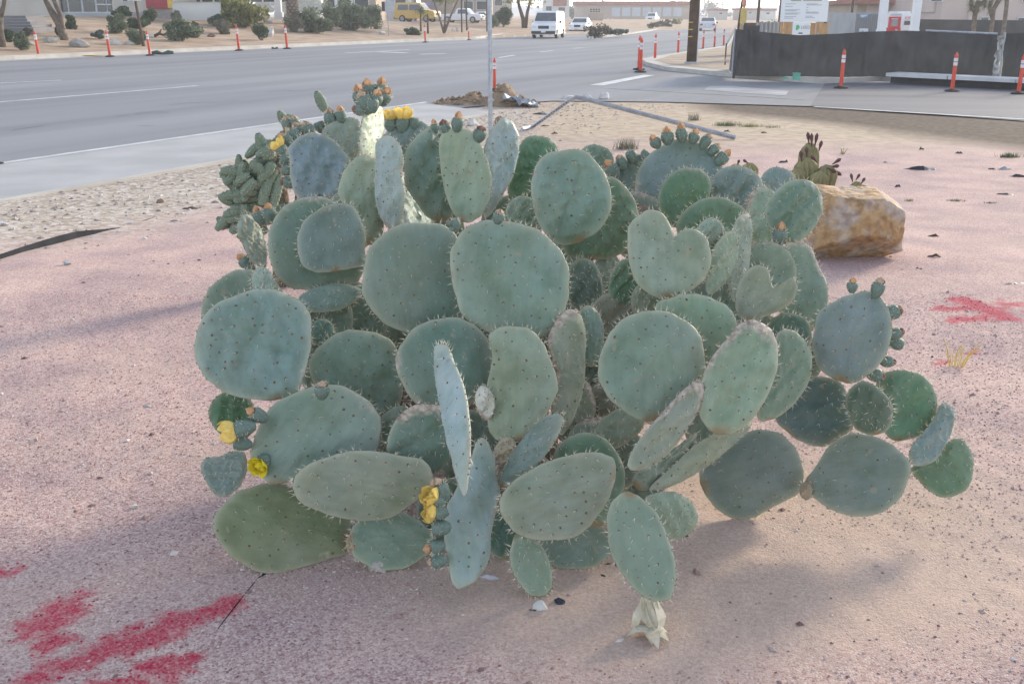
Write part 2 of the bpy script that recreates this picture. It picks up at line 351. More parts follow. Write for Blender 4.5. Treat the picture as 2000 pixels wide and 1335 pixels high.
# kerb and gutter along the far side of the highway, in cast sections
kr = empty('kerb', (0, 0, 0)); kind(kr, 'structure')
kc = [sa(KERB, a) for a in np.arange(-12, 62, 3.0)] + [Z(u, v) for u, v in ((930, 77), (980, 70), (1030, 63.5), (1075, 59), (1120, 54), (1160, 50.5), (1200, 46.5), (1230, 44), (1260, 41.5), (1330, 36.4))]
for i in range(len(kc)-1):
    p, q = kc[i], kc[i+1]; d = (q-p)/np.linalg.norm(q-p); nr = np.array([-d[1], d[0]]); q = q-d*.02
    mb = MB(); zs = [ROADZ+.005, ROADZ+.015, ROADZ+.17, ROADZ+.18]; off = [-.65, -.02, .03, .38]
    vs = [(*(p+nr*o), z) for o, z in zip(off, zs)]+[(*(q+nr*o), z) for o, z in zip(off, zs)]
    vs += [(*(p+nr*.38), ROADZ-.2), (*(q+nr*.38), ROADZ-.2)]
    mb.add(vs, [(0, 1, 5, 4)[::-1], (1, 2, 6, 5)[::-1], (2, 3, 7, 6)[::-1], (3, 8, 9, 7)[::-1]])
    link('kerb_section', mb.mesh('kerb_section'), M_kerb, kr)
# driveway apron on the far side, left
sheet('pavement', [sa(KERB-1.2, -6), sa(KERB-1.2, 18), sa(KERB-.7, 26), sa(KERB+.4, 26), sa(KERB+2.2, 24), sa(KERB+2.2, -6)], 0, M_conc, thick=.2, zf=lambda p: ROADZ+.03+(.16 if (E2@np.array(p[:2])) > KERB else .0))
pk = Z(150, 111); qk = Z(214, 110.5); sheet('yellow_kerb_paint', [pk, qk, qk+E2*.8, pk+E2*.8], ROADZ+.06, mat('yellow_paint', (.60, .40, .10), (.5, .32, .09), scale=4), thick=.02)
# median island
med = [Z(1150, 70), Z(1175, 74), Z(1240, 66), Z(1345, 49), Z(1400, 40), Z(1420, 34), Z(1405, 34), Z(1330, 45), Z(1200, 60)]
sheet('median', med, ROADZ+.15, M_kerb, thick=.2)
cen = sum(med)/len(med); sheet('median_soil', [p+(cen-p)*.06 for p in med], ROADZ+.16, mat('median_dirt', (.40, .32, .24), (.30, .24, .18), scale=2))
# right block: corner island with kerb, dirt inside
blk = [Z(1262, 128), Z(1252, 121), Z(1300, 112), Z(1420, 93), Z(1436, 62), Z(1448, 34), Z(3200, 34), Z(3200, 215), Z(2000, 172), Z(1723, 158), Z(1606, 164), Z(1430, 151), Z(1300, 138)]
sheet('pavement', blk, ROADZ+.13, M_kerb, thick=.2)
ins = [Z(1278, 125), Z(1310, 114), Z(1422, 96), Z(1445, 60), Z(1460, 35), Z(3000, 35), Z(3000, 190), Z(2000, 160), Z(1720, 150), Z(1605, 158), Z(1430, 146), Z(1310, 134)]
sheet('dirt_lot', ins, ROADZ+.137, mat('lot_dirt', (.42, .33, .24), (.30, .235, .17), scale=.9, rough=.95, bump=.3, bscale=12, detail=9))
kp, kq = Z(1722, 164), Z(2300, 196); d_ = (kq-kp)/np.linalg.norm(kq-kp); n_r = np.array([-d_[1], d_[0]])
M_kb2 = mat('kerb_bright', (.55, .55, .54), (.44, .44, .44), scale=2)
kk = empty('raised_kerb', (*kp, ROADZ)); kind(kk, 'structure')
Lk = np.linalg.norm(kq-kp)
for i in range(int(Lk/1.83)):
    c0 = d_*(i*1.83+.9); mb = MB(); ang = math.atan2(d_[1], d_[0])
    mb.box((c0[0]+n_r[0]*.55, c0[1]+n_r[1]*.55, .25), (1.80, .75, .10), ang); link('kerb_section', mb.mesh('kerb_section'), M_kb2, kk)
    mb = MB(); mb.box((c0[0]+n_r[0]*.7, c0[1]+n_r[1]*.7, .10), (1.83, .4, .2), ang); link('kerb_gap', mb.mesh('kerb_gap'), mat('kerb_gap_dark', (.05, .05, .055), (.035, .035, .04), scale=5), kk)  # near-black block stands in for the shaded gap under the slabs

# ------------------------------------------------------------------ prickly pear
def pad_material():
    m = bpy.data.materials.new('pad_skin'); m.use_nodes = True; n = m.node_tree; L = n.links; N = n.nodes.new
    b = n.nodes['Principled BSDF']; b.inputs['Roughness'].default_value = .52; b.inputs['Specular IOR Level'].default_value = .35
    oi = N('ShaderNodeObjectInfo'); tc = N('ShaderNodeTexCoord')
    def nz(s, d=5, off=None):
        q = N('ShaderNodeTexNoise'); q.inputs['Scale'].default_value = s; q.inputs['Detail'].default_value = d; L.new(tc.outputs['Object'], q.inputs['Vector']); return q.outputs['Fac']
    def ramp(src, stops):
        r = N('ShaderNodeValToRGB'); e = r.color_ramp.elements
        while len(e) < len(stops): e.new(.5)
        for i, (p, c) in enumerate(stops): e[i].position = p; e[i].color = (*c, 1)
        L.new(src, r.inputs[0]); return r.outputs[0]
    def mix(fac, a, bb, t='MIX'):
        x = N('ShaderNodeMix'); x.data_type = 'RGBA'; x.blend_type = t
        if isinstance(fac, float): x.inputs[0].default_value = fac
        else: L.new(fac, x.inputs[0])
        if isinstance(a, tuple): x.inputs[6].default_value = (*a, 1)
        else: L.new(a, x.inputs[6])
        if isinstance(bb, tuple): x.inputs[7].default_value = (*bb, 1)
        else: L.new(bb, x.inputs[7])
        return x.outputs[2]
    def ma(op, a, c=None):
        q = N('ShaderNodeMath'); q.operation = op; q.use_clamp = True
        for i, z in enumerate((a, c)):
            if z is None: continue
            if isinstance(z, (int, float)): q.inputs[i].default_value = z
            else: L.new(z, q.inputs[i])
        return q.outputs[0]
    def at(k, t='GEOMETRY'):
        q = N('ShaderNodeAttribute'); q.attribute_name = k; q.attribute_type = t; return q.outputs['Fac']
    c = oi.outputs['Color']
    c = mix(1.0, c, ramp(nz(14, 7), [(.28, (.72, .77, .70)), (.5, (1, 1, 1)), (.72, (1.18, 1.14, 1.14))]), 'MULTIPLY')
    c = mix(1.0, c, ramp(nz(5, 4), [(.3, (.93, .90, .80)), (.6, (1.0, 1.02, 1.06))]), 'MULTIPLY')
    speck = ramp(nz(130, 2), [(.66, (0, 0, 0)), (.74, (1, 1, 1))]); c = mix(ma('MULTIPLY', speck, .22), c, (.30, .27, .20))
    c = mix(ma('MULTIPLY', ramp(nz(3.2, 9), [(.42, (0, 0, 0)), (.72, (1, 1, 1))]), .26), c, (.34, .33, .28))
    # rim glow painted over corky yellow, woody joint, cork scars with their own shapes
    rim = at('rim'); c = mix(ma('MULTIPLY', ma('POWER', rim, 14.0), .65), c, (.46, .45, .32))
    base = at('base'); c = mix(ma('MULTIPLY', ma('SUBTRACT', ma('ADD', base, ma('MULTIPLY', nz(30), .5)), .62), 2.2), c, (.24, .17, .085))
    c = mix(ma('MULTIPLY', ramp(nz(24, 3), [(.68, (0, 0, 0)), (.71, (1, 1, 1))]), .55), c, (.30, .25, .17))
    sc = ma('MULTIPLY', ma('SUBTRACT', ma('ADD', ma('MULTIPLY', at('scar'), .5), ma('MULTIPLY', nz(15, 9), .5)), .475), 8.0)
    c = mix(sc, c, ramp(nz(60, 6), [(.3, (.20, .15, .11)), (.5, (.40, .33, .26)), (.7, (.55, .48, .40))]))
    L.new(c, b.inputs['Base Color'])
    b.inputs['Sheen Weight'].default_value = .12; b.inputs['Sheen Roughness'].default_value = .5
    cx = N('ShaderNodeCombineXYZ')
    for i_, (k_, f_) in enumerate((('along', 7.0), ('across', 46.0))):
        q_ = N('ShaderNodeMath'); q_.operation = 'MULTIPLY'; q_.inputs[1].default_value = f_; L.new(at(k_), q_.inputs[0]); L.new(q_.outputs[0], cx.inputs[i_])
    wn = N('ShaderNodeTexNoise'); wn.inputs['Scale'].default_value = 1.0; wn.inputs['Detail'].default_value = 5; L.new(cx.outputs[0], wn.inputs['Vector'])
    wr = ma('MULTIPLY', wn.outputs['Fac'], ma('ADD', ma('MULTIPLY', at('lowpart'), .75), .12))
    c = mix(.8, c, ramp(wn.outputs['Fac'], [(.32, (.90, .91, .86)), (.5, (1, 1, 1)), (.68, (1.08, 1.06, 1.05))]), 'MULTIPLY')
    L.new(c, b.inputs['Base Color'])
    h = ma('ADD', ma('ADD', ma('MULTIPLY', nz(22, 6), .8), ma('MULTIPLY', nz(140, 3), .10)), wr)
    bp = N('ShaderNodeBump'); bp.inputs['Strength'].default_value = .55; bp.inputs['Distance'].default_value = .012
    L.new(h, bp.inputs['Height']); L.new(bp.outputs[0], b.inputs['Normal'])
    MATS['pad'] = m; return m
M_pad = pad_material()
M_spine = mat('spine', (.78, .70, .55), (.64, .54, .38), scale=40, rough=.5)
M_areole = mat('areole', (.22, .145, .095), (.12, .08, .055), scale=60, rough=.9)
PC = dict(blue=(.185, .245, .235), bg=(.180, .250, .205), mid=(.185, .250, .180), grn=(.100, .190, .110), dk=(.105, .170, .125), olive=(.170, .200, .105),  # blue carries sky reflection, grn the look of backlit pads, besides true tone
          grey=(.245, .275, .205), pale=(.290, .350, .290), light=(.36, .43, .42), pgr=(.250, .310, .225), wood=(.15, .13, .085), inner=(.165, .215, .165), white=(.40, .44, .36))  # white and light carry sunlight and skylight painted into the pad colour
cactus = empty('prickly_pear_cactus', (0.1, 3.7, 0), 0, 'huge spiny blue-green prickly pear with many broad round pads on pink gravel', 'cactus')
CORG = np.array([0.1, 3.7, 0.0])

# outlines of the larger pads (pixel directions; each lies on its own oriented plane at its own distance)
POLY = {
 (612, 476): [(523,475),(529,439),(556,403),(592,386),(628,385),(660,400),(700,440),(714,500),(705,540),(691,553),(650,562),(612,566),(578,565),(552,552),(533,528)],
 (650, 470): [(583,497),(581,468),(594,431),(625,408),(659,397),(688,402),(704,426),(713,455),(714,497),(712,518),(678,526),(625,532),(596,523)],
 (495, 674): [(380,672),(387,641),(410,607),(447,583),(486,568),(520,564),(560,573),(586,588),(604,612),(609,644),(606,680),(599,713),(593,737),(579,767),(545,781),(498,781),(444,767),(407,744),(384,710)],
 (478, 600): [(393,612),(402,573),(429,544),(460,528),(489,526),(518,533),(539,549),(558,595),(540,650),(460,665),(410,650)],
 (492, 472): [(461,460),(464,427),(481,418),(499,430),(514,457),(521,490),(517,523),(497,518),(481,497),(468,470)],
 (806, 540): [(706,555),(712,518),(721,484),(747,457),(781,439),(823,433),(868,439),(895,463),(912,510),(915,570),(905,625),(860,655),(815,656),(776,644),(744,625),(723,602),(710,578)],
 (997, 541): [(879,523),(883,484),(902,450),(933,434),(978,429),(1017,437),(1054,450),(1085,476),(1106,510),(1113,541),(1109,581),(1096,625),(1075,652),(1020,662),(960,652),(910,622),(888,575)],
 (1116, 386): [(1038,354),(1047,321),(1068,300),(1104,291),(1140,294),(1167,318),(1185,348),(1195,384),(1191,414),(1170,450),(1134,471),(1092,478),(1068,459),(1047,426),(1039,390)],
 (1168, 425): [(1192,345),(1218,360),(1236,387),(1246,420),(1239,459),(1218,492),(1176,507),(1134,507),(1098,489),(1100,440),(1125,380),(1155,348)],
 (1043, 328): [(995,385),(993,350),(1006,305),(1020,276),(1044,264),(1071,270),(1089,288),(1092,330),(1080,380),(1045,400),(1015,402)],
 (905, 342): [(859,271),(871,256),(898,250),(922,259),(940,283),(955,322),(960,364),(952,400),(934,427),(910,434),(886,418),(868,370),(859,316)],
 (846, 345): [(790,322),(796,289),(817,262),(844,247),(866,256),(885,300),(892,360),(885,420),(862,433),(838,427),(814,397),(793,364)],
 (982, 316): [(946,294),(951,276),(966,249),(984,230),(1002,237),(1012,264),(1011,297),(1002,342),(987,375),(966,414),(948,426),(944,390),(942,340)],
 (623, 328): [(565,307),(562,292),(577,271),(604,259),(628,262),(655,277),(676,301),(685,322),(672,355),(658,388),(610,396),(580,385),(569,352)],
 (706, 388): [(661,382),(667,346),(682,319),(703,304),(727,307),(740,325),(740,370),(746,418),(749,448),(736,472),(718,479),(706,451),(684,415)],
 (762, 355): [(736,280),(748,268),(763,265),(781,283),(788,310),(783,337),(791,376),(787,418),(781,445),(760,448),(742,418),(733,379),(735,325)],
 (727, 252): [(703,304),(700,262),(704,229),(715,208),(739,199),(749,217),(751,250),(741,286),(733,307)],
 (672, 278): [(628,259),(658,235),(691,230),(706,250),(704,298),(680,330),(640,318)],
 (1664, 658): [(1592,640),(1598,610),(1628,589),(1661,574),(1691,568),(1715,574),(1733,598),(1743,634),(1739,670),(1724,703),(1697,733),(1661,748),(1625,739),(1598,715),(1586,676)],
 (1442, 737): [(1362,790),(1368,745),(1385,705),(1420,660),(1445,632),(1480,625),(1508,645),(1520,680),(1517,720),(1500,770),(1475,810),(1440,842),(1405,848),(1375,828)],
 (1534, 730): [(1520,650),(1545,643),(1572,660),(1588,695),(1583,740),(1560,780),(1520,815),(1485,820),(1478,790),(1495,720)],
 (1272, 716): [(1167,728),(1173,694),(1186,657),(1207,631),(1239,612),(1273,607),(1312,612),(1344,628),(1367,652),(1378,686),(1377,734),(1360,775),(1323,805),(1260,822),(1209,796),(1176,754)],
 (1368, 655): [(1282,600),(1310,582),(1345,573),(1385,580),(1420,598),(1440,630),(1440,690),(1410,735),(1360,745),(1300,705)],
 (1467, 926): [(1400,888),(1436,862),(1469,839),(1500,839),(1530,849),(1555,874),(1568,907),(1570,946),(1558,965),(1525,982),(1491,1002),(1466,1011),(1428,1011),(1400,992),(1376,962),(1365,930),(1377,904)],
 (1678, 927): [(1573,946),(1577,930),(1600,902),(1616,874),(1644,852),(1677,846),(1710,852),(1733,863),(1760,882),(1777,902),(1776,930),(1763,966),(1738,990),(1702,1007),(1663,1007),(1627,996),(1594,977)],
 (1772, 790): [(1719,733),(1747,723),(1780,724),(1808,738),(1827,763),(1832,796),(1824,827),(1802,849),(1769,859),(1738,857),(1722,830),(1722,790),(1712,757)],
 (1698, 798): [(1652,791),(1655,766),(1672,749),(1691,744),(1716,758),(1735,777),(1744,799),(1740,827),(1727,844),(1699,849),(1672,838),(1658,813)],
 (1845, 912): [(1778,916),(1810,893),(1844,869),(1866,855),(1885,863),(1899,885),(1902,913),(1896,943),(1877,963),(1844,971),(1816,960),(1794,938)],
 (1822, 846): [(1778,902),(1783,869),(1805,844),(1827,813),(1840,788),(1857,790),(1866,808),(1860,841),(1844,874),(1827,899),(1802,910)],
 (1590, 800): [(1514,816),(1540,770),(1570,742),(1610,735),(1650,755),(1662,805),(1666,835),(1636,857),(1611,871),(1572,866),(1539,844)],
 (548, 1033): [(416,1020),(424,997),(461,963),(492,949),(525,943),(575,950),(640,978),(680,1005),(690,1030),(686,1057),(674,1081),(633,1094),(586,1108),(542,1120),(502,1113),(458,1091),(428,1057)],
 (706, 950): [(571,949),(574,933),(599,909),(647,889),(694,880),(748,882),(798,892),(826,897),(845,922),(838,952),(805,985),(765,1010),(721,1018),(674,1013),(626,1000),(586,980)],
 (436, 925): [(392,916),(401,895),(431,890),(454,880),(478,885),(482,916),(468,949),(438,970),(411,956)],
 (1090, 968): [(975,985),(985,956),(1027,922),(1077,897),(1136,884),(1165,882),(1193,893),(1203,918),(1193,960),(1172,1002),(1138,1040),(1100,1054),(1050,1054),(1006,1039),(986,1015)],
 (1255, 1067): [(1186,1036),(1188,998),(1205,968),(1230,960),(1260,977),(1285,1006),(1306,1052),(1318,1094),(1321,1132),(1310,1166),(1285,1174),(1251,1159),(1218,1124),(1195,1082)],
 (920, 1003): [(929,859),(947,863),(964,897),(970,939),(977,960),(968,997),(958,1039),(952,1094),(926,1132),(901,1148),(885,1144),(874,1102),(868,1048),(872,989),(889,956),(912,910)],
 (883, 815): [(847,679),(859,670),(872,675),(885,704),(904,750),(914,800),(918,855),(916,905),(910,951),(904,966),(895,943),(884,897),(872,847),(860,788),(850,733)],
 (1015, 752): [(960,645),(1006,637),(1040,645),(1065,679),(1082,717),(1094,750),(1086,775),(1069,788),(1062,817),(1040,842),(1002,862),(968,855),(952,821),(955,780),(950,746),(960,696)],
 (870, 720): [(773,708),(784,670),(809,641),(847,624),(889,620),(927,633),(952,658),(966,691),(960,737),(939,767),(918,790),(885,808),(834,803),(792,763)],
 (693, 748): [(603,720),(620,680),(650,655),(690,643),(735,650),(770,670),(785,710),(787,770),(775,805),(750,832),(725,848),(685,840),(635,790)],
 (1297, 838): [(1222,910),(1235,876),(1268,834),(1302,796),(1335,759),(1360,744),(1371,763),(1362,801),(1339,843),(1306,885),(1264,914),(1235,918)],
 (1272, 920): [(1235,938),(1251,918),(1302,893),(1344,855),(1360,847),(1345,880),(1318,910),(1276,950),(1247,956)],
 (1378, 888): [(1274,952),(1318,906),(1360,866),(1407,842),(1453,822),(1471,822),(1465,840),(1427,872),(1377,912),(1323,945),(1285,958)],
 (1327, 360): [(1240,360),(1248,327),(1266,303),(1296,282),(1329,271),(1359,276),(1389,294),(1409,318),(1414,350),(1400,395),(1340,445),(1270,425),(1246,395)],
 (1337, 385): [(1286,399),(1290,366),(1311,339),(1344,327),(1371,333),(1388,354),(1384,390),(1360,435),(1310,442)],
 (1433, 378): [(1378,366),(1392,345),(1416,327),(1443,324),(1470,333),(1490,357),(1488,385),(1460,425),(1410,430),(1385,405)],
 (1390, 445): [(1321,442),(1335,414),(1362,393),(1398,384),(1431,393),(1457,414),(1465,470),(1400,505),(1338,490)],
 (1552, 412): [(1494,414),(1502,390),(1526,363),(1556,351),(1583,354),(1604,378),(1608,405),(1601,429),(1580,456),(1556,474),(1526,475),(1505,453)],
 (1500, 530): [(1452,495),(1475,476),(1505,473),(1530,482),(1550,505),(1556,545),(1530,585),(1470,592),(1450,540)],
 (1565, 560): [(1532,480),(1560,474),(1585,485),(1600,520),(1618,560),(1615,600),(1600,630),(1575,652),(1545,640),(1520,600),(1526,540)],
}
def pad(u, v, a, b, ang, Y, col='bg', yaw=None, tilt=None, egg=.10, poly=None, T=None, bump=1.0, scar=0.50, spn=1.0, name='pad', floor=True, taper=.26):
    r = np.random.default_rng(int(u*7+v*13)); NPH = 64
    yaw = r.uniform(-16, 16) if yaw is None else yaw; tilt = r.uniform(-4, 10) if tilt is None else tilt
    poly = POLY.get((u, v), poly) if poly is None else poly
    th = R(ang); ph = np.linspace(0, 2*math.pi, NPH, endpoint=False)
    if poly is None:
        al = a*np.sign(np.cos(ph))*np.abs(np.cos(ph))**.97; wd = b*np.sin(ph)*(1+egg*np.cos(ph))
        nb = np.clip(-np.cos(ph), 0, 1)**2.5; wd = wd*(1-taper*nb); al = al*(1+.10*taper*(np.cos(ph) < -.8))
        jt = 1+.017*np.sin(3*ph+r.uniform(0, 6))+.013*np.sin(5*ph+r.uniform(0, 6))+.007*np.sin(9*ph+r.uniform(0, 6))+.004*np.sin(17*ph+r.uniform(0, 6)); al, wd = al*jt, wd*jt
        U = u+al*math.cos(th)+wd*math.sin(th); W = v-al*math.sin(th)+wd*math.cos(th)
    else:
        P = np.array(poly, float); n0 = len(P); t = np.linspace(0, n0, NPH*4, endpoint=False); out = []
        for q in t:
            i = int(q); f = q-i; p0, p1, p2, p3 = P[(i-1) % n0], P[i % n0], P[(i+1) % n0], P[(i+2) % n0]
            out.append(.5*((2*p1)+(-p0+p2)*f+(2*p0-5*p1+4*p2-p3)*f*f+(-p0+3*p1-3*p2+p3)*f**3))
        out = np.array(out); u, v = (u, v) if u else out.mean(0)
        an = np.unwrap(np.arctan2(-(out[:, 1]-v), out[:, 0]-u))
        if an[-1] < an[0]: out = out[::-1]
        U, W = out[::4, 0], out[::4, 1]; q = np.linspace(0, 2*math.pi, NPH, endpoint=False); jt = 1+.008*np.sin(7*q+r.uniform(0, 6))+.006*np.sin(13*q+r.uniform(0, 6))+.005*np.sin(21*q+r.uniform(0, 6)); U = u+(U-u)*jt; W = v+(W-v)*jt
    for _ in range(40):
        A = at_y(u, v, Y); n = CAM-A; n /= np.linalg.norm(n)
        cy, sy = math.cos(R(yaw)), math.sin(R(yaw)); n = np.array([n[0]*cy-n[1]*sy, n[0]*sy+n[1]*cy, n[2]])
        right = np.cross(np.array([0, 0, 1.]), n); right /= np.linalg.norm(right); up = np.cross(n, right)
        ct, s_t = math.cos(R(tilt)), math.sin(R(tilt)); n, up = n*ct+up*s_t, up*ct-n*s_t
        D = np.stack([ray(x, y) for x, y in zip(U, W)]); tt = ((A-CAM)@n)/(D@n); P3 = CAM+D*tt[:, None]
        if not floor or P3[:, 2].min() > 0.004: break
        Y -= .02
    lx = (P3-A)@right; ly = (P3-A)@up
    size = math.sqrt(max(1e-6, (lx.max()-lx.min())*(ly.max()-ly.min())))
    T = T if T else np.clip(size*.048, .008, .0175)
    # pad axis in local frame
    pa = at_y(u+60*math.cos(th)*.5, v-60*math.sin(th)*.5, Y)
    ax = np.array([(pa-A)@right, (pa-A)@up]); ax /= np.linalg.norm(ax)+1e-9; bx = np.array([-ax[1], ax[0]])
    lo = (lx*ax[0]+ly*ax[1]).min(); hi = (lx*ax[0]+ly*ax[1]).max(); ln = hi-lo
    K = 15; rho = np.sin(np.linspace(0, math.pi/2, K)); rho[0] = .02
    verts = []; rim = []; side = []
    for sgn in (1, -1):
        for k in range(K):
            if sgn < 0 and k == K-1: continue
            for j in range(NPH): verts.append((lx[j]*rho[k], ly[j]*rho[k])); rim.append(rho[k]); side.append(sgn)
    Vx = np.array(verts); rim = np.array(rim); side = np.array(side)
    # areoles in a quincunx
    sp = .036*np.clip(size/.30, .45, 1.1); ar = []; off = r.uniform(0, 1)
    al_ = np.arange(lo, hi, sp*.86)
    for i, q in enumerate(al_):
        for p in np.arange(-.4, .4, sp):
            c = (q+off*sp)*ax+(p+(i % 2)*sp*.5)*bx+r.normal(0, sp*.17, 2)
            # inside test by polar radius
            a_c = math.atan2(c[1], c[0]); a_o = np.arctan2(ly, lx); j = np.argmin(np.abs(np.angle(np.exp(1j*(a_o-a_c)))))
            if np.hypot(*c) < .93*np.hypot(lx[j], ly[j]): ar.append(c)
    ar = np.array(ar) if ar else np.zeros((0, 2))
    th_ = T*np.sqrt(np.clip(1-rim**3.2, 0, 1))
    bp = np.zeros(len(Vx))
    if len(ar):
        for c in ar: bp = np.maximum(bp, np.exp(-((Vx-c)**2).sum(1)/(2*(sp*.30)**2)))
    fold = .0042*np.sin((Vx@(ax*.6+bx*.8))/sp*2.6+r.uniform(0, 6))+.003*np.sin(Vx[:, 0]*21+r.uniform(0, 6))*np.sin(Vx[:, 1]*17+r.uniform(0, 6))
    hgt = th_*(1-.05*bump)+bump*.0072*bp*np.clip((1-rim)*6, 0, 1)+fold*bump*np.clip((1-rim)*4, 0, 1)
    bend = r.uniform(-.35, .35)*(Vx@ax)**2+r.uniform(-.5, .5)*(Vx@bx)**2+.010*np.sin((Vx@bx)*15+r.uniform(0, 6))*r.uniform(-1, 1)
    def to3(xy, nn): return A+xy[:, :1]*right+xy[:, 1:2]*up+nn[:, None]*n
    V3 = to3(Vx, side*hgt+bend)-CORG
    fs = []
    for k in range(K-1):
        for j in range(NPH): fs.append((k*NPH+j, k*NPH+(j+1) % NPH, (k+1)*NPH+(j+1) % NPH, (k+1)*NPH+j)[::-1])
    o2 = K*NPH
    for k in range(K-2):
        for j in range(NPH): fs.append((o2+k*NPH+j, o2+k*NPH+(j+1) % NPH, o2+(k+1)*NPH+(j+1) % NPH, o2+(k+1)*NPH+j))
    for j in range(NPH): fs.append((o2+(K-2)*NPH+j, o2+(K-2)*NPH+(j+1) % NPH, (K-1)*NPH+(j+1) % NPH, (K-1)*NPH+j))
    fs.append(tuple(range(NPH))); fs.append(tuple(o2+j for j in range(NPH-1, -1, -1)))
    me = bpy.data.meshes.new(name); me.from_pydata(V3.tolist(), [], fs); me.polygons.foreach_set('use_smooth', [True]*len(fs)); me.update()
    # make the face windings agree with the outward side
    f0 = me.polygons[NPH*3].normal; 
    if np.dot(np.array(f0), n) < 0: me.flip_normals()
    vattr(me, 'rim', rim); vattr(me, 'along', Vx@ax+u*.37); vattr(me, 'across', Vx@bx+v*.23); vattr(me, 'lowpart', np.clip(1.15-((Vx@ax)-lo)/(.62*ln), 0, 1)); vattr(me, 'base', np.clip(1-((Vx@ax)-lo)/(.16*ln), 0, 1)*np.exp(-((Vx@bx)/(.13*ln))**2))
    vattr(me, 'scar', scar*np.clip(rim**2.4, 0, 1)*np.clip(.4+.9*np.sin(np.arctan2(Vx[:, 1], Vx[:, 0])+r.uniform(0, 6.28)), 0, 1))
    o = link(name, me, M_pad, cactus); c = np.array(PC[col] if isinstance(col, str) else col)*np.array([.95, .98, .92]); c = c*r.uniform(.88, 1.10)*r.uniform(.97, 1.03, 3); o.color = (*c, 1)
    # spines and areole cushions
    mb = MB(); RIGHT, UP = right, up
    def cone(p, d, L_, rad):
        d = d/np.linalg.norm(d); x = np.cross(d, [.3, .5, .8]); x /= np.linalg.norm(x); y = np.cross(d, x)
        mb.add([p+rad*x, p+rad*(-.5*x+.87*y), p+rad*(-.5*x-.87*y), p+d*L_], [(0, 1, 3), (1, 2, 3), (2, 0, 3)], 0)
    def cushion(p, d, q):
        d = d/np.linalg.norm(d); x = np.cross(d, [.3, .5, .8]); x /= np.linalg.norm(x); y = np.cross(d, x)
        vs = [p+q*(math.cos(t)*x+math.sin(t)*y)*(1.0) for t in np.linspace(0, 2*math.pi, 6, endpoint=False)]+[p+d*q*.7]
        mb.add(vs, [(i, (i+1) % 6, 6) for i in range(6)], 1)
    cb = r.uniform(0, 1)
    def surf(c):
        # height on the actual mesh: nearest vertex
        return int(np.argmin(((Vx[:K*NPH]-c)**2).sum(1)))
    for c in ar:
        i = surf(c)
        if r.random() < .08: continue
        for sg in (1, -1):
            if sg < 0 and r.random() < .45: continue
            p = A+c[0]*right+c[1]*up+n*(bend[i]+sg*hgt[i])-CORG
            cushion(p-n*sg*.001, n*sg, .0031*r.uniform(.5, 1.5)*np.clip(size/.28, .6, 1.1))
            if r.random() < .55*spn:
                for _ in range(1+int(r.random() < .5)):
                    d = n*sg*r.uniform(.45, .9)+np.array([0, 0, -1])*r.uniform(.1, .8)+RIGHT*r.normal(0, .35)
                    cone(p, d, r.uniform(.010, .026), .0008)
    per = np.hypot(np.diff(np.append(lx, lx[0])), np.diff(np.append(ly, ly[0]))).sum(); nr_ = max(8, int(per/(.022*np.clip(size/.28, .6, 1))))
    o_rim = (K-1)*NPH
    for q in range(nr_):
        j = int((q+r.uniform(-.2, .2))/nr_*NPH) % NPH; xy = np.array([lx[j], ly[j]]); rel = ((xy@ax)-lo)/ln
        if rel < .12: continue
        p = A+xy[0]*right+xy[1]*up+n*bend[o_rim+j]-CORG; out = (xy[0]*right+xy[1]*up); out /= np.linalg.norm(out)
        cushion(p-out*.001, out, .0030*r.uniform(.8, 1.5))
        for _ in range(1+r.integers(0, 4)):
            cone(p, out+n*r.normal(0, .45)+np.cross(out, n)*r.normal(0, .35), r.uniform(.010, .027)*(.6+.4*spn), .0009)
    so = link('spines', mb.mesh('spines'), [M_spine, M_areole], o); kind(so, 'stuff')
    return o

# --- front, low
pad(548, 1033, 138, 86, 172, 3.0, 'olive', 8, 4, .12, bump=.5, taper=.45)
pad(765, 1055, 85, 58, 178, 3.1, 'inner', 0, 6, .05, bump=.4)
pad(706, 950, 139, 66, 171, 2.90, 'grey', 0, -8, .02, bump=.5)
pad(615, 850, 0, 0, 60, 3.08, 'bg', -5, 6, poly=[(498, 850), (530, 795), (600, 757), (660, 752), (712, 775), (742, 815), (743, 860), (720, 895), (660, 915), (590, 935), (540, 945), (510, 930), (492, 895)], bump=.8)
pad(436, 925, 50, 45, 215, 2.99, 'blue', -10, 0, .05)
pad(455, 812, 50, 44, 120, 3.30, 'grn', 20, 0, .05)
pad(495, 674, 110, 113, 115, 3.25, 'blue', -12, 6, .08, bump=2.4)
pad(693, 748, 106, 94, 95, 3.42, 'bg', 10, 0, .1)
pad(870, 720, 104, 95, 95, 3.26, 'grn', 6, 4, .06, bump=.9, col='dk') if False else pad(870, 720, 104, 95, 95, 3.26, 'dk', 6, 4, .06, bump=.9)
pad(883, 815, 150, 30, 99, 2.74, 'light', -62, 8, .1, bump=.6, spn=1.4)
pad(920, 1003, 148, 50, 87, 2.86, (.27, .335, .33), 30, 2, .08, scar=.65, bump=.6)
pad(1090, 968, 121, 80, 194, 2.80, 'grey', 4, -4, -.12, bump=.6)
pad(1150, 935, 92, 70, 100, 2.98, 'grn', 0, 6, .05)
pad(1255, 1067, 109, 60, 288, 2.60, 'mid', -14, -6, .0, scar=.35, bump=.5)
pad(1305, 1004, 56, 46, -25, 2.90, 'pgr', 22, 0, .1, scar=.5)
pad(1036, 1102, 66, 37, 292, 2.85, 'mid', 18, 0, .05, bump=.5)
pad(1130, 1065, 76, 46, 185, 3.05, 'inner', 0, 0, .05, bump=.4)
pad(978, 1035, 56, 42, 100, 2.98, 'dk', 0, 0, .05)
pad(1040, 880, 92, 26, 51, 2.96, 'blue', -48, 0, .08)
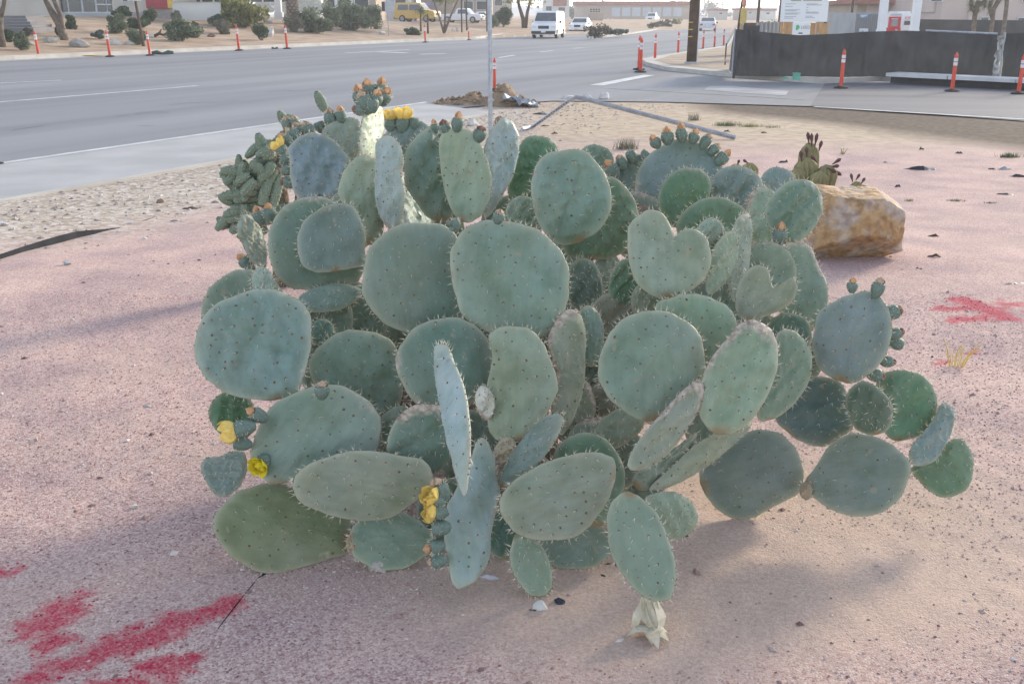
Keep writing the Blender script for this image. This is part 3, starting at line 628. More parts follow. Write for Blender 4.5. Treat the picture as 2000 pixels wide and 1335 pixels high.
pad(822, 865, 82, 66, 60, 3.05, 'dk', 14, -6, .05, scar=.9)
pad(1015, 752, 0, 0, 95, 3.16, 'pgr', -6, 4, poly=[(955, 655), (985, 638), (1030, 640), (1062, 672), (1080, 715), (1090, 760), (1072, 800), (1045, 840), (1010, 862), (975, 862), (955, 835), (950, 760), (962, 700)], scar=.5)
pad(1108, 730, 0, 0, 85, 3.28, 'grey', 35, 0, poly=[(1070, 660), (1095, 615), (1125, 605), (1142, 640), (1143, 710), (1138, 770), (1115, 830), (1092, 850), (1080, 800), (1088, 740), (1078, 700)], scar=1.0)
pad(1152, 655, 60, 26, 95, 3.42, 'bg', 35, 0, .05)
pad(1272, 716, 106, 104, 90, 3.10, 'bg', 6, 5, .06, bump=.8)
pad(1442, 737, 113, 72, 66, 3.04, 'pgr', 18, 6, .08, scar=.8)
pad(1534, 730, 94, 52, 68, 3.16, 'mid', 24, 4, .1, spn=1.2)
pad(1297, 838, 105, 40, 50, 2.90, 'grey', 36, 0, .12, scar=.95, spn=1.2)
pad(1272, 920, 62, 30, 32, 2.98, 'grey', 30, -8, .1, T=.016)
pad(1378, 888, 118, 30, 34, 3.04, 'grey', 40, -10, .15, T=.017, scar=.4)
pad(1205, 838, 66, 34, 35, 3.22, 'grey', 15, -10, .0, scar=.5)
pad(1368, 655, 92, 84, 95, 3.30, 'mid', 0, 4, .08)
pad(1467, 926, 104, 87, 15, 3.40, (.155, .195, .168), 12, 2, .02, bump=.4, scar=.3)
pad(1678, 927, 101, 79, 8, 3.16, (.165, .205, .170), -5, 2, -.02, bump=.35, scar=.3, taper=.55)
pad(1822, 846, 70, 29, 62, 3.22, 'blue', 42, 0, .05, bump=1.2)
pad(1845, 912, 64, 56, -38, 3.26, 'grn', 15, 0, .1, bump=.8, taper=.55)
pad(1698, 798, 53, 44, 112, 3.12, (.075, .115, .07), -10, -6, .05)  # shaded tone put into this pad's colour
pad(1772, 790, 68, 58, 72, 3.30, 'grn', 15, 0, .1, bump=.8)
pad(1590, 800, 80, 72, 40, 3.42, (.085, .135, .125), 0, 0, .05)
pad(1664, 658, 91, 77, 78, 3.32, 'blue', -8, 4, .0, bump=.7)
# --- middle
pad(997, 541, 111, 116, 85, 3.42, 'bg', -4, 6, .02, bump=.35)
pad(806, 540, 108, 108, 95, 3.56, (.140, .200, .145), 4, 6, .05, bump=.3)
pad(612, 476, 90, 92, 120, 3.76, (.125, .190, .140), 4, 6, .03, bump=.3)
pad(650, 470, 73, 66, 100, 3.66, (.140, .195, .170), -6, 2, -.02, bump=.3, scar=.3)
pad(645, 580, 64, 27, 190, 3.66, 'bg', 0, 24, .05, T=.016)
pad(492, 472, 56, 27, 108, 3.98, 'pale', 35, 0, .05, spn=1.5)
pad(478, 600, 84, 82, 115, 3.58, 'mid', 0, 2, .02, bump=.4)
pad(513, 556, 36, 22, 95, 3.48, 'pale', 30, 0, .05)
pad(700, 618, 66, 62, 95, 3.80, 'inner', 0, 0, .05)
pad(630, 650, 28, 24, 95, 3.50, 'dk', 0, 0, .05)
pad(1303, 500, 0, 0, 90, 3.52, 'pgr', 4, 4, poly=[(1225, 470), (1232, 435), (1262, 411), (1292, 416), (1312, 445), (1318, 462), (1332, 450), (1352, 446), (1378, 460), (1390, 490), (1385, 530), (1362, 560), (1320, 580), (1285, 582), (1250, 560), (1230, 520)], bump=.5)
pad(1440, 500, 86, 24, 82, 3.66, 'pale', 48, 0, .1, scar=.6)
pad(1408, 513, 66, 26, 68, 3.60, 'pgr', 40, 0, .15, scar=.4)
pad(1385, 470, 45, 30, 80, 3.70, 'pale', 25, 0, .1)
pad(1500, 530, 68, 52, 85, 3.74, 'mid', 0, 4, .05, bump=.5)
pad(1565, 560, 87, 54, 96, 3.70, 'mid', 14, 4, .0, scar=.7, bump=.5)
pad(1490, 575, 0, 0, 60, 3.46, 'grey', 4, 4, poly=[(1437, 600), (1440, 560), (1458, 530), (1482, 517), (1500, 528), (1506, 552), (1516, 565), (1532, 556), (1545, 543), (1556, 553), (1553, 580), (1532, 602), (1500, 616), (1470, 626), (1446, 622)], spn=1.2, bump=.5)
pad(1220, 552, 48, 31, 80, 3.66, (.06, .15, .075), 10, 0, -.1, bump=1.3)
pad(1142, 560, 56, 36, 95, 3.78, 'dk', 10, 0, .05, spn=1.6)
pad(1190, 560, 70, 32, 95, 3.95, 'pale', 20, 0, .05)
pad(1268, 590, 40, 36, 100, 3.60, 'grey', 0, 0, .05, scar=.4)
pad(1540, 660, 50, 45, 80, 3.45, 'dk', 0, 0, .05)
# --- back and top
pad(623, 328, 70, 60, 108, 4.55, (.185, .235, .255), -14, 4, .08, bump=1.8)
pad(672, 278, 62, 54, 95, 4.85, 'pale', 10, 0, .05)
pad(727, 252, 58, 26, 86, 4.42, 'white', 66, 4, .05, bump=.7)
pad(706, 388, 90, 45, 97, 4.18, 'pgr', 16, 2, .05)
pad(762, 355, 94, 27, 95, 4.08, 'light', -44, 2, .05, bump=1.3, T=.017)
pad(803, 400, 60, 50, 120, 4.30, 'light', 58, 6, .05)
pad(800, 285, 54, 50, 95, 4.85, 'blue', 0, 0, .05)
pad(846, 345, 94, 62, 97, 4.22, 'bg', 12, 0, .05, bump=2.4)
pad(905, 342, 95, 53, 86, 4.10, 'pgr', -4, 2, .05, bump=.6)
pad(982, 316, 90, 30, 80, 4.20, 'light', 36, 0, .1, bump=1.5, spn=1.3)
pad(1043, 328, 66, 46, 95, 4.36, 'grn', 10, 0, .05, bump=2.2)
pad(1116, 386, 98, 79, 104, 3.80, 'bg', -6, 4, .06, bump=2.4)
pad(1168, 425, 84, 80, 80, 3.96, 'grn', 14, 0, .02, bump=2.0)
pad(1163, 318, 36, 36, 95, 4.85, 'bg', 0, 0, .05)
pad(1022, 418, 36, 34, 95, 3.92, 'mid', 0, 0, .05)
pad(1327, 360, 88, 88, 90, 4.62, (.165, .235, .235), -6, 4, .06, bump=.5)
pad(1226, 362, 50, 40, 95, 4.75, 'blue', 0, 0, .05)
pad(1337, 385, 58, 52, 95, 4.30, 'grn', 12, 0, .05)
pad(1433, 378, 56, 58, 92, 4.38, 'blue', -8, 0, .05, bump=2.2)
pad(1520, 362, 36, 36, 95, 4.60, 'blue', 0, 0, .05)
pad(1390, 445, 62, 68, 92, 4.02, 'grn', 5, 0, .05)
pad(1492, 430, 66, 38, 92, 4.10, 'pale', 10, 0, .05, scar=1.0)
pad(1552, 412, 64, 56, 78, 3.90, (.135, .215, .165), 10, 4, .08, bump=2.2)
# --- old inner pads and woody stems filling the heart of the plant
for q in [(750, 700, 80, 70, 95, 4.0), (900, 640, 90, 80, 95, 4.05), (1060, 640, 80, 70, 90, 3.95), (1170, 690, 80, 46, 80, 3.75), (1240, 640, 66, 60, 90, 3.9), (1400, 610, 80, 66, 90, 3.85), (1480, 680, 70, 56, 80, 3.7),
          (1200, 900, 70, 60, 60, 3.3), (1390, 800, 80, 60, 70, 3.5), (920, 880, 80, 70, 100, 3.35), (640, 720, 60, 60, 95, 3.75), (700, 880, 80, 62, 110, 3.3), (1000, 440, 60, 60, 95, 4.4), (1240, 440, 66, 66, 95, 4.5),
          (1100, 520, 70, 60, 95, 4.2), (840, 460, 70, 70, 95, 4.45), (1460, 460, 60, 56, 95, 4.4), (560, 640, 60, 60, 110, 3.75), (1060, 960, 80, 66, 90, 3.2), (880, 1000, 66, 66, 100, 3.15), (1280, 760, 70, 60, 90, 3.55), (830, 790, 66, 60, 95, 3.5), (690, 430, 60, 60, 95, 4.3), (1250, 940, 60, 40, 20, 3.3)]:
    pad(*q, 'inner', None, None, .05, spn=.6, scar=.6)
pad(1118, 800, 66, 44, 80, 3.34, 'grey', 20, 0, .05, scar=1.0); pad(1190, 790, 60, 46, 60, 3.38, (.20, .19, .14), 0, -10, .05, scar=1.0); pad(1150, 860, 56, 40, 40, 3.22, 'grey', 10, -12, .05, scar=.9); pad(1020, 930, 60, 40, 30, 3.06, (.19, .18, .13), 0, -10, .05, scar=1.0); pad(790, 850, 60, 44, 120, 3.22, 'inner', 0, 0, .05, scar=.8); pad(1195, 640, 70, 50, 80, 3.62, (.19, .19, .13), 10, 0, .05, scar=1.0); pad(640, 620, 60, 50, 100, 3.68, 'inner', 0, 0, .05); pad(1560, 700, 50, 50, 70, 3.5, 'inner', 0, 0, .05)
pad(945, 786, 34, 18, 100, 3.12, (.62, .58, .52), 30, 0, .0, scar=1.0, spn=.2, bump=2, name='dead_pad'); pad(985, 880, 30, 20, 60, 3.05, (.42, .35, .27), 10, 0, .0, scar=1.0, spn=.2, bump=2, name='dead_pad'); pad(1010, 905, 46, 24, 20, 3.1, (.30, .22, .15), 0, -20, .0, scar=1.0, spn=.2, bump=2, name='dead_pad'); pad(688, 1060, 22, 12, 85, 2.93, (.36, .25, .16), 0, 0, .0, scar=.6, spn=.2, T=.02, name='corky_joint'); pad(1574, 958, 18, 13, 90, 3.18, (.30, .22, .13), 0, 0, .0, scar=.6, spn=.2, T=.016, name='corky_joint')
def stem(pts, r0, r1):
    mb = MB(); n = 9; P = np.array(pts, float); t = np.linspace(0, 1, n); L_ = np.linspace(0, 1, len(P))
    C = np.stack([np.interp(t, L_, P[:, k]) for k in range(3)], -1)-CORG
    mb.tube(C, [r0+(r1-r0)*q+.012*math.sin(q*17+r0*90) for q in t], 14)
    link('woody_stem', mb.mesh('woody_stem', True), mat('cactus_wood', (.27, .20, .135), (.13, .10, .07), scale=14, rough=.9, bump=.8, bscale=40), cactus)
stem([(0.1, 3.7, -.05), (.05, 3.68, .3), (-.05, 3.8, .7)], .11, .07); stem([(0.3, 3.7, -.05), (.4, 3.6, .28), (.5, 3.75, .65)], .09, .06)
stem([(-.1, 3.65, -.05), (-.3, 3.5, .2), (-.5, 3.5, .45)], .08, .05); stem([(.3, 3.5, -.03), (.2, 3.3, .12), (.12, 3.2, .3)], .07, .05); stem([(.4, 3.8, 0), (.6, 4.1, .5), (.55, 4.3, .95)], .08, .05); stem([(-.1, 3.9, 0), (-.4, 4.2, .6), (-.55, 4.4, 1.05)], .08, .045)

# --- fruits, buds and flowers
def fruit_mesh():
    prof = [(.002, -.5), (.20, -.46), (.33, -.30), (.43, -.05), (.46, .18), (.42, .36), (.34, .44), (.20, .40), (.02, .37)]; n = 18; vs = []; fs = []
    for i, (r_, z) in enumerate(prof):
        for k in range(n):
            q = r_*(1+.055*math.cos(9*2*math.pi*k/n*1.0+i)); a = 2*math.pi*k/n; vs.append((q*math.cos(a), q*math.sin(a), z))
    for i in range(len(prof)-1):
        for k in range(n): a, b = i*n+k, i*n+(k+1) % n; fs.append((a, b, b+n, a+n))
    mb = MB(); mb.add(vs, fs); return mb.mesh('fruit', True)
def spikes_mesh():
    mb = MB(); r = np.random.default_rng(5)
    for i in range(46):
        a = r.uniform(0, 6.28); z = r.uniform(-.25, .44) if i < 26 else .42; q = .45 if i < 26 else .36; p = np.array([q*math.cos(a), q*math.sin(a), z]); d = np.array([math.cos(a)*.8, math.sin(a)*.8, r.uniform(-.1, .7) if i < 26 else 1.4]); d /= np.linalg.norm(d)
        x = np.cross(d, [.2, .4, .9]); x /= np.linalg.norm(x); y = np.cross(d, x); L_ = r.uniform(.10, .22)
        mb.add([p+.018*x, p-.018*x+.018*y, p-.018*y, p+d*L_], [(0, 1, 3), (1, 2, 3), (2, 0, 3)])
    return mb.mesh('spines')
def petals_mesh(name, n, r0, L_, open_, wd, rings=2, twist=0.0):
    mb = MB(); r = np.random.default_rng(n)
    for k in range(n):
        ring = k % rings; a = 2*math.pi*k/n+twist+r.normal(0, .06); o = open_*(1-.45*ring)+r.normal(0, .05); l = L_*(1-.12*ring)*r.uniform(.88, 1.1)
        pts = []
        for i, t in enumerate(np.linspace(0, 1, 6)):
            rad = r0*(1-.25*ring)+l*t*math.sin(o)*(1-.35*t*(o < .3))+.10*math.sin(t*math.pi); z = .40+l*t*math.cos(o); w_ = wd*(.55+.9*math.sin(math.pi*min(1, .12+t*.82)))*(1-.75*t**4)
            if open_ < .3: rad *= (1-.85*t**2)
            pts.append((rad, z, w_))
        vs = []
        for rad, z, w_ in pts:
            for sgn in (-1, 0, 1):
                q = rad-.06*abs(sgn)*wd; vs.append((q*math.cos(a)-sgn*w_*math.sin(a), q*math.sin(a)+sgn*w_*math.cos(a), z))
        fs = []
        for i in range(5):
            for j in (0, 1): fs.append((i*3+j, i*3+j+1, i*3+j+4, i*3+j+3))
        mb.add(vs, fs)
    return mb.mesh(name, True)
ME_f = fruit_mesh(); ME_s = spikes_mesh()
ME_b = {'o': petals_mesh('withered_blossom', 9, .20, .50, .12, .11, 3), 't': petals_mesh('withered_blossom', 7, .24, .36, .15, .12, 2), 'y': petals_mesh('flower', 18, .40, .74, .30, .26, 3), 'Y': petals_mesh('open_flower', 20, .28, .80, .62, .25, 3)}
M_fr = mat('fruit_skin', (.165, .225, .185), (.12, .17, .135), scale=5, rough=.55, bump=.15, bscale=20)
M_bl = {'o': mat('blossom_orange', (.76, .50, .29), (.60, .34, .18), scale=9, rough=.75, trans=.3, island=.2), 't': mat('blossom_tan', (.52, .40, .27), (.36, .25, .17), scale=7, rough=.8), 'r': mat('blossom_russet', (.27, .13, .09), (.2, .12, .08), scale=7, rough=.8),
        'y': mat('petal_pale_yellow', (.90, .76, .26), (.86, .58, .13), scale=5, rough=.6, trans=.35, island=.15), 'Y': mat('petal_yellow', (.88, .78, .06), (.80, .64, .04), scale=5, rough=.6, trans=.25)}
M_stam = mat('stamens', (.66, .50, .16), (.55, .38, .10), scale=20)
def fruit(u, v, d, ang, Y, k='o', roll=0.0, fwd=0.0, long=1.05):
    p = at_y(u, v, Y); s = d/ppm(p)*random.uniform(.84, 1.08); r = random.uniform(0, 6.28); long *= random.uniform(.88, 1.15); ang += random.uniform(-9, 9)
    axis = Vector((math.cos(R(ang)), fwd, math.sin(R(ang)))).normalized(); q = axis.to_track_quat('Z', 'Y')
    o = link('fruit', ME_f, M_fr, cactus); o.location = tuple(p-CORG-np.array(axis)*s*.26); o.rotation_mode = 'QUATERNION'; o.rotation_quaternion = q @ Matrix.Rotation(r, 3, 'Z').to_quaternion(); o.scale = (s, s, s*long)
    sp = link('spines', ME_s, M_spine, o); kind(sp, 'stuff')
    if k in ('o', 't', 'r', 'y', 'Y'):
        me = ME_b['t' if k == 'r' else k].copy(); me.materials.clear(); me.materials.append(M_bl[k])
        f = link('flower' if k in 'yY' else 'withered_blossom', me, None, o)
        if k == 'Y':
            mb = MB()
            for i in range(40):
                a = i*2.4; q_ = .16*math.sqrt(i/40); mb.tube([(q_*math.cos(a), q_*math.sin(a), .42), (q_*1.4*math.cos(a), q_*1.4*math.sin(a), .72)], [.012, .022], 4)
            link('stamens', mb.mesh('stamens'), M_stam, o)
    return o
# crown cluster on the sunlit edge-on pad
for t in [(702, 186, 34, 110, 4.42, 'o'), (718, 172, 34, 100, 4.48, 'o'), (735, 190, 36, 80, 4.38, 'o'), (752, 186, 34, 65, 4.44, 'o'), (744, 172, 32, 85, 4.5, 'o'), (712, 196, 32, 120, 4.36, 't'), (700, 214, 30, 170, 4.36, 'r'), (728, 200, 30, 90, 4.34, 0)]: fruit(*t)
for t in [(762, 236, 30, 95, 4.85, 'y'), (786, 236, 32, 85, 4.85, 'y'), (809, 236, 26, 75, 4.86, 0)]: fruit(*t)
for t in [(665, 222, 27, 90, 4.86, 'o'), (645, 228, 27, 100, 4.87, 't'), (623, 242, 27, 110, 4.88, 0), (601, 250, 30, 115, 4.8, 't'), (584, 253, 28, 120, 4.85, 't'), (570, 262, 30, 125, 4.75, 't'), (556, 272, 30, 135, 4.7, 'o'), (560, 240, 24, 110, 5.0, 't'), (575, 236, 24, 95, 5.0, 't'), (548, 290, 30, 120, 4.62, 'y'), (553, 310, 28, 160, 4.6, 0), (556, 332, 28, 170, 4.58, 'r'), (560, 356, 26, 175, 4.58, 'r')]: fruit(*t)
for t in [(894, 237, 28, 88, 4.12, 'o'), (868, 247, 32, 105, 4.14, 'r'), (938, 258, 30, 75, 4.12, 'r'), (857, 272, 30, 130, 4.16, 0), (849, 246, 20, 110, 4.25, 'o')]: fruit(*t)
for t in [(888, 433, 22, 90, 3.40, 0), (878, 432, 16, 110, 3.39, 'r'), (975, 420, 30, 80, 3.44, 't'), (884, 448, 18, 270, 3.40, 0)]: fruit(*t)
for t in [(1278, 275, 28, 120, 4.6, 'o'), (1303, 263, 28, 100, 4.6, 'o'), (1331, 258, 28, 90, 4.6, 'o'), (1357, 264, 26, 80, 4.6, 'o'), (1380, 274, 26, 65, 4.6, 't'), (1397, 290, 26, 50, 4.6, 't'), (1414, 306, 28, 40, 4.58, 'o'), (1193, 328, 30, 125, 4.7, 'o'), (1212, 314, 26, 110, 4.72, 't'), (1232, 300, 26, 100, 4.74, 0), (1248, 308, 24, 80, 4.76, 0), (1262, 298, 22, 70, 4.72, 0)]: fruit(*t)
for t in [(1665, 555, 28, 88, 3.32, 'o'), (1716, 559, 27, 70, 3.32, 't'), (1749, 608, 30, 25, 3.32, 'r'), (1752, 650, 30, 10, 3.3, 'r'), (1756, 672, 26, -20, 3.34, 0), (1736, 706, 28, -10, 3.3, 'r'), (1715, 733, 30, -15, 3.3, 'r'), (1524, 456, 34, 90, 3.82, 'o')]: fruit(*t)
for t in [(500, 808, 34, 145, 3.02, 'o', 0, -.3), (468, 838, 44, 185, 2.98, 'y', 0, -.2), (466, 865, 36, 170, 3.02, 0), (629, 757, 36, 92, 3.06, 't')]: fruit(*t)
fruit(512, 903, 30, 200, 3.0, 'Y', 0, -2.2, .9)
for t in [(858, 952, 40, 120, 2.76, 't'), (850, 975, 38, 130, 2.74, 'y', 0, -.3), (852, 1000, 36, 160, 2.72, 'y', 0, -.3), (852, 1030, 40, 175, 2.72, 0), (846, 1068, 34, 180, 2.70, 'o', 0, -.4), (850, 1095, 32, 190, 2.72, 't'), (525, 412, 34, 95, 3.9, 'o'), (505, 418, 28, 110, 3.95, 'o'), (476, 508, 30, 130, 4.0, 'o'), (486, 516, 26, 120, 4.0, 0), (1165, 590, 20, 90, 3.7, 0)]: fruit(*t)
# dried blossoms hanging under the low front pad
def husk():
    mb = MB(); r = np.random.default_rng(3); P0 = at_z(1272, 1236, .012)
    for k in range(9):
        a = r.uniform(-2.6, -.4) if k < 6 else r.uniform(.3, 2.8); top = at_y(1262+r.uniform(-14, 26), 1168, 2.58); st_ = P0+np.array([r.uniform(-.05, .05), r.uniform(-.02, .02), .0])
        mid = (top+st_)/2+np.array([r.uniform(-.02, .02), -.01, 0]); w_ = r.uniform(.016, .032); s_ = np.array([math.cos(a), math.sin(a)*.6, 0])
        vs = [top-s_*w_*.5, top+s_*w_*.5, mid-s_*w_, mid+s_*w_*1.1, st_-s_*w_*.6+[0, 0, .004], st_+s_*w_*.9+[0, 0, .004]]; mb.add(vs, [(0, 1, 3, 2), (2, 3, 5, 4)])
    for k in range(11):
        a = r.uniform(math.pi*.8, math.pi*2.1); l = r.uniform(.035, .075); d = np.array([math.cos(a), math.sin(a), 0]); s_ = np.array([-d[1], d[0], 0])*.012; b_ = P0+np.array([-.01, -.01, .02])
        mb.add([b_-s_, b_+s_, b_+d*l*.6+s_*1.4+[0, 0, .006], b_+d*l*.6-s_*1.4+[0, 0, .002], b_+d*l+[0, 0, -.018]], [(0, 1, 2, 3), (3, 2, 4)])
    me = mb.mesh('withered_flower'); o = link('withered_flower', me, mat('dry_husk', (.74, .68, .54), (.58, .50, .35), scale=30, rough=.8, trans=.2))
    sm = o.modifiers.new('s', 'SOLIDIFY'); sm.thickness = .0015
    tag(o, 'cream papery withered flower on the sand under the drooping front pad', 'flower')
husk()

# ------------------------------------------------------------------ cholla behind the prickly pear
M_cholla = mat('cholla_skin', (.24, .30, .215), (.15, .20, .14), scale=9, rough=.75, bump=.2, bscale=60)
def cholla_seg_mesh():
    n, m = 30, 30; vs = []; fs = []
    for i in range(m):
        t = i/(m-1); r0 = max(.02, (math.sin(math.pi*min(1, .06+t*.90)))**.42)
        for k in range(n):
            a = 2*math.pi*k/n; tb = math.cos(5*a+i*.9)*math.cos(5*a-i*.9)
            r_ = r0*(1+.22*tb); vs.append((r_*math.cos(a), r_*math.sin(a), t))
    for i in range(m-1):
        for k in range(n): a, b = i*n+k, i*n+(k+1) % n; fs.append((a, b, b+n, a+n))
    mb = MB(); mb.add(vs, fs); mb.add([(0, 0, -.01), (0, 0, 1.01)], []); return mb.mesh('stem_segment', True)
def cholla_spines():
    mb = MB(); r = np.random.default_rng(3)
    for i in range(150):
        t = r.uniform(.04, 1); a = r.uniform(0, 6.28); r0 = max(.02, (math.sin(math.pi*min(1, .06+t*.90)))**.42); p = np.array([r0*1.1*math.cos(a), r0*1.1*math.sin(a), t]); d = np.array([math.cos(a), math.sin(a), r.normal(0, .12)]); q = np.array([-math.sin(a), math.cos(a), 0])*.035
        mb.add([p-q, p+q, p+d*r.uniform(.2, .45)], [(0, 1, 2)])
    return mb.mesh('spines')
ME_chs = cholla_spines(); ME_ch = cholla_seg_mesh(); YC = 6.4; CH0 = at_y(500, 455, YC); CH0[2] = 0
cholla = empty('cholla_cactus', CH0, 0, 'low cholla with knobbly finger-like green stems behind the prickly pear', 'cactus')
def chseg(u0, v0, u1, v1, wd, dy=0.0):
    p = at_y(u0, v0, YC+dy); q = at_y(u1, v1, YC+dy-.03); d = Vector(q-p); L_ = d.length
    o = link('stem_segment', ME_ch, M_cholla, cholla); o.location = tuple(p-CH0); o.rotation_mode = 'QUATERNION'; o.rotation_quaternion = d.to_track_quat('Z', 'Y')
    r_ = wd*.42/ppm(p); o.scale = (r_, r_, L_*1.06); 
    kind(link('spines', ME_chs, M_spine, o), 'stuff')
    return o
for t in [(500, 335, 435, 330, 26), (470, 335, 440, 350, 22), (495, 345, 450, 362, 24), (520, 300, 498, 270, 24), (545, 300, 520, 320, 26), (540, 305, 490, 312, 26), (530, 330, 480, 345, 26), (520, 350, 465, 372, 26), (510, 365, 460, 385, 26), (500, 375, 430, 388, 24), (515, 385, 455, 400, 24),
          (525, 345, 520, 400, 26, -.05), (545, 340, 540, 395, 24, -.02), (500, 400, 460, 410, 24), (510, 395, 445, 425, 24), (490, 410, 440, 435, 22), (480, 425, 450, 450, 22), (500, 420, 475, 455, 22), (465, 390, 428, 380, 20), (470, 400, 432, 440, 22), (560, 260, 530, 290, 26, .1), (640, 225, 618, 186, 22, .15), (600, 260, 570, 232, 22, .15), (560, 290, 505, 285, 24, .1), (560, 250, 548, 228, 20, .2),
          (470, 350, 455, 380, 22, .02), (485, 330, 468, 322, 20, .05), (545, 370, 500, 382, 26, .1), (555, 330, 505, 330, 26, .15), (540, 420, 495, 432, 24, .1), (560, 400, 520, 440, 26, .1), (455, 440, 430, 432, 18, .02), (530, 440, 480, 460, 22, .15), (560, 310, 540, 350, 30, .2)]:
    j = lambda q: q+random.uniform(-9, 9)
    chseg(j(t[0]), j(t[1]), j(t[2]), j(t[3]), *t[4:])
for i in range(26):
    u_, v_ = random.uniform(455, 550), random.uniform(300, 440); a_ = random.uniform(20, 250); l_ = random.uniform(28, 46)
    if u_-455 < (335-v_)*.9: continue
    chseg(u_, v_, max(428, u_+l_*math.cos(R(a_))), min(456, v_-l_*math.sin(R(a_))), random.uniform(18, 25), random.uniform(-.1, .05))
mb = MB()
for (u0, v0, u1, v1, r0, r1) in [(545, 470, 540, 300, .07, .05), (560, 480, 600, 250, .06, .04), (540, 420, 490, 380, .04, .03)]:
    p, q = at_y(u0, v0, YC+.2), at_y(u1, v1, YC+.2)
    if v0 > 460: p[2] = -.05
    mb.tube([p-CH0, (p+q)/2-CH0+[.02, 0, 0], q-CH0], [r0, (r0+r1)/2, r1], 10)
link('woody_stem', mb.mesh('woody_stem', True), MATS['cactus_wood'], cholla)

# ------------------------------------------------------------------ ribbed torch cacti and boulder
M_rib = mat('torch_skin', (.30, .27, .13), (.20, .18, .085), scale=12, rough=.7, bump=.2)
M_bud = mat('bud_maroon', (.16, .075, .075), (.09, .05, .045), scale=12, rough=.85)
M_wool = mat('rib_spines', (.50, .40, .16), (.40, .30, .12), scale=30)
def rib_stem(h, r_, nr=11):
    n = nr*4; m = 10; vs = []; fs = []
    for i in range(m):
        t = i/(m-1); q = r_*(.8+.25*math.sin(math.pi*(.15+t*.6)))*(1-max(0, t-.72)**2*9.5)
        for k in range(n):
            a = 2*math.pi*k/n; vs.append((q*(1+.20*math.cos(nr*a))*math.cos(a), q*(1+.20*math.cos(nr*a))*math.sin(a), t*h))
    for i in range(m-1):
        for k in range(n): a, b = i*n+k, i*n+(k+1) % n; fs.append((a, b, b+n, a+n))
    mb = MB(); mb.add(vs, fs); mb.add([vs[(m-1)*n+k] for k in range(n)], [tuple(range(n))]); rr = np.random.default_rng(int(h*997))
    for k in range(nr):
        a = 2*math.pi*k/nr
        for z in np.linspace(.05, .97, 11):
            q = r_*(.8+.25*math.sin(math.pi*(.15+z*.6)))*(1-max(0, z-.72)**2*9.5)*1.13; p = np.array([q*math.cos(a), q*math.sin(a), z*h])
            for _ in range(4):
                d = np.array([math.cos(a+rr.normal(0, .7)), math.sin(a+rr.normal(0, .7)), rr.normal(.2, .5)]); d /= np.linalg.norm(d); x = np.cross(d, [.2, .5, .8]); x /= np.linalg.norm(x)
                mb.add([p+.0012*x, p-.0012*x, p+d*rr.uniform(.012, .026)], [(0, 1, 2)], 1)
    return mb.mesh('ribbed_stem', True)
def bud_mesh(L_):
    mb = MB(); mb.lathe([(.004, 0), (.008, L_*.3), (.016, L_*.6), (.017, L_*.8), (.004, L_)], n=8); return mb.mesh('bud', True)
def torch(u, v, label, stems, buds, sc=1.0):
    p = at_g(u, v); t = empty('torch_cactus', p, 0, label, 'cactus'); t.scale = (sc,)*3
    for x, y, h, r_, tx, ty in stems:
        o = link('ribbed_stem', rib_stem(h, r_), [M_rib, M_wool], t); o.location = (x, y, -.03); o.rotation_euler = (ty, tx, 0)
    for x, y, z, L_, tx, ty in buds:
        o = link('bud', bud_mesh(L_), M_bud, t); o.location = (x, y, z); o.rotation_euler = (ty, tx, 0)
    return t
torch(1583, 368, 'clump of ribbed yellow-green torch cactus with maroon buds behind the boulder', [(-.03, .02, .30, .085, -.1, 0), (.10, -.03, .25, .075, .15, .05), (-.11, -.02, .22, .07, -.15, .05), (.0, .12, .42, .075, .0, -.05), (.03, -.10, .20, .07, .05, .1)],
      [(-.10, 0, .24, .10, -.2, 0), (-.06, 0, .28, .09, -.1, 0), (0, .08, .36, .12, -.1, 0), (.03, .09, .36, .12, .1, 0), (-.02, .1, .38, .11, -.2, 0), (.06, .06, .32, .10, .2, 0), (.16, -.04, .22, .09, .9, .2), (.14, -.05, .20, .08, 1.4, .3), (.02, -.06, .24, .10, -.8, .3), (.17, -.06, .18, .09, 2.2, .2), (.10, -.10, .20, .09, 2.0, .5)], 1.3)
torch(1667, 392, 'small ribbed torch cactus tip showing just above the boulder', [(0, 0, .24, .06, .1, 0), (.06, .02, .20, .05, .3, 0)], [(-.03, 0, .20, .10, -.3, 0), (0, 0, .22, .08, .5, 0), (.06, 0, .18, .08, .5, 0)])
torch(1462, 362, 'small ribbed torch cactus with a withered bloom, half hidden by blue pads', [(0, 0, .30, .085, 0, 0), (-.13, .05, .28, .08, -.1, 0)], [(-.02, 0, .26, .08, -1.0, 0), (-.14, .05, .23, .07, .3, 0)])
def rock_mesh(name, rx, ry, rz, seed, cuts=9, sub=4):
    import bmesh
    bm = bmesh.new(); bmesh.ops.create_icosphere(bm, subdivisions=sub, radius=1); r = np.random.default_rng(seed)
    pl = [(lambda d: d/np.linalg.norm(d))(r.normal(0, 1, 3)) for _ in range(cuts)]; off = r.uniform(.45, .8, cuts); fq = r.uniform(2, 5, (6, 3)); fp = r.uniform(0, 6, 6)
    for v in bm.verts:
        p = np.array(v.co)
        for d, o in zip(pl, off):
            q = p@d-o
            if q > 0: p = p-d*q*.92
        nn = sum(math.sin(p@fq[i]*2+fp[i]) for i in range(6))/6; n2 = sum(math.sin(p@fq[i]*9+fp[i]*2) for i in range(6))/6
        p = p*(1+.12*nn+.045*n2); v.co = (p[0]*rx, p[1]*ry, p[2]*rz)
    me = bpy.data.meshes.new(name); bm.to_mesh(me); bm.free(); me.polygons.foreach_set('use_smooth', [sub > 4]*len(me.polygons)); me.update(); return me
